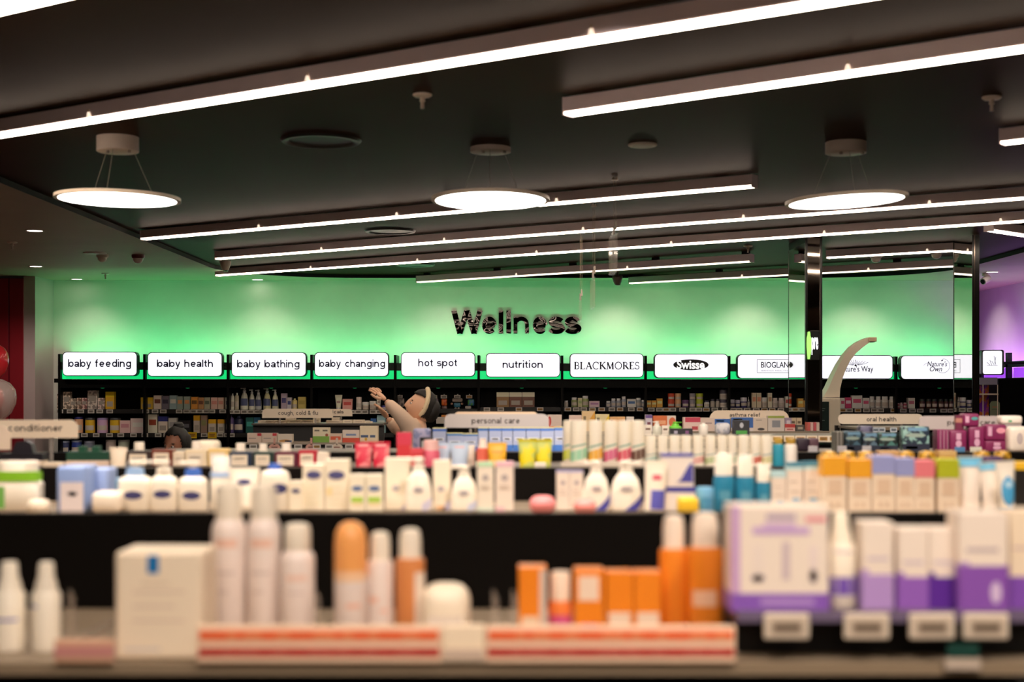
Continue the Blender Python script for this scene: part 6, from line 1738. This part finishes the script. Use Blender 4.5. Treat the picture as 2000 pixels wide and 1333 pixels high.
def person(label, loc, joints, hm, skin, shirt, trousers, hairkey, extra):
    t = thing('person', label, 'person', loc)
    J = {k: Vector(v) for k, v in joints.items()}
    # one continuous body
    names = ['pel', 'waist', 'chest', 'neck', 'head', 'shl', 'ell', 'wrl', 'shr', 'elr', 'wrr', 'hil', 'knl', 'anl', 'tol', 'hir', 'knr', 'anr', 'tor']
    ed = [('pel', 'waist'), ('waist', 'chest'), ('chest', 'neck'), ('neck', 'head'), ('chest', 'shl'), ('shl', 'ell'), ('ell', 'wrl'), ('chest', 'shr'), ('shr', 'elr'), ('elr', 'wrr'),
          ('pel', 'hil'), ('hil', 'knl'), ('knl', 'anl'), ('anl', 'tol'), ('pel', 'hir'), ('hir', 'knr'), ('knr', 'anr'), ('anr', 'tor')]
    rad = {'pel': .115, 'waist': .1, 'chest': .115, 'neck': .048, 'head': .05, 'sh': .055, 'el': .036, 'wr': .025, 'hi': .085, 'kn': .052, 'an': .036, 'to': .03}
    idx = {n: i for i, n in enumerate(names)}
    rr = [rad.get(n) or rad[n[:2]] for n in names]
    body = skin_mesh([J[n] for n in names], [(idx[a], idx[b]) for a, b in ed], rr, 2, 0)
    geos = [body, head_geo(hm)]
    for s, side in (('l', 1), ('r', -1)):
        dv = J['wr' + s] - J['el' + s]
        geos += hand_geo(J['wr' + s], dv, (0, -0.3, 1), side)
    build_geo('body', t, geos, skin)
    for s in (-1, 1):
        m = MB().lathe([(0, -1), (.6, -.8), (1, 0), (.8, .7), (0, 1)], skin, r=1, h=1, n=10)
        m.v = [tuple(hm @ Vector((s * 0.076 + x * 0.010, 0.012 + y * 0.018, -0.005 + z * 0.032))) for x, y, z in m.v]
        m.build('ear', t, smooth=True)
        m = MB().lathe([(0, -1), (.7, -.7), (1, 0), (.7, .7), (0, 1)], 'f0e8e0', r=1, h=1, n=12)
        m.v = [tuple(hm @ Vector((s * 0.028 + x * 0.012, -0.079 + y * 0.010, 0.003 + z * 0.008))) for x, y, z in m.v]
        eye = m.build('eye', t, smooth=True)
        m = MB().lathe([(0, -1), (.7, -.7), (1, 0), (.7, .7), (0, 1)], '20140f:r10', r=1, h=1, n=10)
        m.v = [tuple(hm @ Vector((s * 0.028 + x * 0.006, -0.086 + y * 0.005, 0.003 + z * 0.006))) for x, y, z in m.v]
        m.build('iris', eye, smooth=True)
        m = MB().box(-1, 1, -1, 1, -1, 1, hairkey)
        m.v = [tuple(hm @ Vector((s * 0.030 + x * 0.017, -0.087 + y * 0.004 + abs(x) * 0.004, 0.024 + z * 0.003))) for x, y, z in m.v]
        m.build('eyebrow', t)
    m = MB().box(-1, 1, -1, 1, -1, 1, '8c4840')
    m.v = [tuple(hm @ Vector((x * 0.022, -0.086 + y * 0.006 + abs(x) * 0.004, -0.061 + z * 0.005))) for x, y, z in m.v]
    m.build('mouth', t)
    # clothing
    sn = ['waist', 'chest', 'neckb', 'shl', 'ell', 'wrl', 'shr', 'elr', 'wrr']
    J['neckb'] = J['chest'].lerp(J['neck'], 0.75)
    P = [J['pel'].lerp(J['waist'], 0.3)] + [J[n] for n in sn]
    for nm in ('wrl', 'wrr'):
        P[1 + sn.index(nm)] = J['el' + nm[2]].lerp(J[nm], 0.9)
    e2 = [(0, 1), (1, 2), (2, 3), (2, 4), (4, 5), (5, 6), (2, 7), (7, 8), (8, 9)]
    build_geo('shirt', t, [skin_mesh(P, e2, [.13, .12, .135, .062, .07, .052, .038, .07, .052, .038], 2, 1)], shirt)
    P = [J['pel'], J['hil'], J['knl'], J['anl'].lerp(J['knl'], .1), J['hir'], J['knr'], J['anr'].lerp(J['knr'], .1)]
    build_geo('trousers', t, [skin_mesh(P, [(0, 1), (1, 2), (2, 3), (0, 4), (4, 5), (5, 6)], [.135, .105, .072, .055, .105, .072, .055], 2, 0)], trousers)
    for s in 'lr':
        a, b = J['an' + s], J['to' + s]
        build_geo('shoe', t, [skin_mesh([a + Vector((0, 0, -.02)), a.lerp(b, .5) + Vector((0, 0, -.01)), b], [(0, 1), (1, 2)], [.045, .042, .036], 2)], '22201e')
    return t


def hair_cap(t, hm, key, back=1.0, zcut=0.25, front=-0.35, name='hair', k=1.09):
    """shell over the skull leaving the face free"""
    bm = bmesh.new()
    bmesh.ops.create_icosphere(bm, subdivisions=4, radius=1)
    keep = [f for f in bm.faces if not ((f.calc_center_median().y < front and f.calc_center_median().z < zcut + 0.35) or f.calc_center_median().z < -0.45)]
    bmesh.ops.delete(bm, geom=[f for f in bm.faces if f not in set(keep)], context='FACES')
    bm.verts.index_update()
    vs = []
    for v in bm.verts:
        x, y, z = v.co
        nz = 1 + 0.03 * math.sin(x * 40) * math.cos(z * 9)
        vs.append(hm @ Vector((x * 0.081 * k * nz, y * 0.101 * k * nz, z * 0.121 * k)))
    fs = [[v.index for v in f.verts] for f in bm.faces]
    bm.free()
    m = MB().add(vs, fs, key)
    o = m.build(name, t, smooth=True)
    so = o.modifiers.new('thick', 'SOLIDIFY')
    so.thickness = 0.012
    return o


# reaching person in the beige top, head thrown back, facing left
d = 10.0
hx, hz_ = X(823, d), Z(796, d)
hm = Matrix.Translation((hx, d, hz_)) @ Matrix.Rotation(math.radians(22), 4, 'Y') @ Matrix.Rotation(math.radians(-80), 4, 'Z')
q = lambda px, py, y=0: (X(px, d), d + y, Z(py, d))
J = dict(pel=(X(818, d), d, 0.88), waist=(X(815, d), d, 1.05), chest=q(801, 846), neck=q(823, 822), head=q(825, 808), shl=q(806, 836, -.17), ell=q(784, 807, -.24), wrl=q(758, 782, -.2),
         shr=q(798, 836, .12), elr=q(774, 842, .06), wrr=q(757, 817, .0), hil=(X(818, d), d - .09, 0.84), knl=(X(812, d), d - .1, 0.46), anl=(X(822, d), d - .1, 0.08), tol=(X(792, d), d - .1, 0.035),
         hir=(X(818, d), d + .09, 0.84), knr=(X(822, d), d + .1, 0.46), anr=(X(834, d), d + .1, 0.08), tor=(X(804, d), d + .1, 0.035))
t = person('person in a beige top and cream headband reaching up to the left', (X(818, d), d, 0), J, hm, 'e0b090:r50', 'e2c4aa:r80', '4a4a58:r80', '17110d:r60', None)
hair_cap(t, hm, '17110d:r60', front=0.05)
m = MB().lathe([(0, -1), (.6, -.85), (.95, -.4), (1, 0.1), (.8, .65), (.4, .95), (0, 1)], '17110d:r60', r=1, h=1, n=18)
m.v = [tuple(hm @ Vector((x * 0.07, 0.075 + y * 0.06, 0.0 + z * 0.085))) for x, y, z in m.v]
m.build('hair_bun', t, smooth=True)
m = MB()
pts = [hm @ Vector((0.083 * math.cos(a), 0.005 + 0.012 * math.cos(a * 2), 0.02 + 0.115 * math.sin(a))) for a in [math.radians(-40 + 13 * i) for i in range(21)]]
m.tube(pts, 0.017, 'e2cda8:r70', 8)
m.build('headband', t, smooth=True)
MB().add([q(780, 808, -.145), q(790, 808, -.155), q(790, 823, -.155), q(780, 823, -.145)], [(0, 1, 2, 3)], '5c4c50:pc8b8b040').build('shirt_print', t)

# browsing person, only the upper face above the products, leaning forward
d = 10.0
hx, hz_ = X(345, d), Z(868, d)
hm = Matrix.Translation((hx, d, hz_)) @ Matrix.Rotation(math.radians(12), 4, 'X') @ Matrix.Rotation(math.radians(-26), 4, 'Z')
q = lambda px, z, y=0: (X(px, d), d + y, z)
J = dict(pel=q(372, .80, .42), waist=q(368, .92, .34), chest=q(358, 1.03, .18), neck=q(350, 1.10, .06), head=q(347, 1.14, .02), shl=q(318, 1.02, .13), ell=q(312, .80, .0), wrl=q(330, .74, -.16),
         shr=q(404, 1.02, .18), elr=q(408, .80, .06), wrr=q(384, .74, -.12), hil=q(352, .78, .42), knl=q(350, .44, .34), anl=q(352, .08, .44), tol=q(348, .035, .3),
         hir=q(394, .78, .42), knr=q(398, .44, .36), anr=q(398, .08, .46), tor=q(396, .035, .32))
t = person('person with dark hair in a topknot looking down behind the cartons', (X(368, d), d + .3, 0), J, hm, 'b87c60:r50', '3a2c30:r80', '24222a:r80', '15100d:r60', None)
hair_cap(t, hm, '15100d:r60', front=-0.35, zcut=0.3)
m = MB().lathe([(0, -1), (.7, -.7), (1, 0), (.75, .7), (0, 1)], '15100d:r60', r=1, h=1, n=16)
m.v = [tuple(hm @ Vector((x * 0.04, 0.03 + y * 0.04, 0.125 + z * 0.03))) for x, y, z in m.v]
m.build('topknot', t, smooth=True)
m = MB().lathe([(0, -1), (.6, -.8), (1, 0), (.7, .7), (0, 1)], '15100d:r60', r=1, h=1, n=16)
m.v = [tuple(hm @ Vector((0.06 + x * 0.04, 0.03 + y * 0.06, -0.02 + z * 0.11))) for x, y, z in m.v]
m.build('side_hair', t, smooth=True)

# ------------------------------------------------------------------ labels that single out look-alikes
ORD = ['first', 'second', 'third', 'fourth', 'fifth', 'sixth', 'seventh', 'eighth', 'ninth', 'tenth', 'eleventh', 'twelfth']
by = {}
for o, lab, px, grp in REG:
    by.setdefault(lab, []).append((px, o))
for lab, lst in by.items():
    if len(lst) > 1:
        lst.sort(key=lambda e: e[0])
        for i, (px, o) in enumerate(lst):
            o['label'] = '%s, %s from left' % (lab, ORD[i])
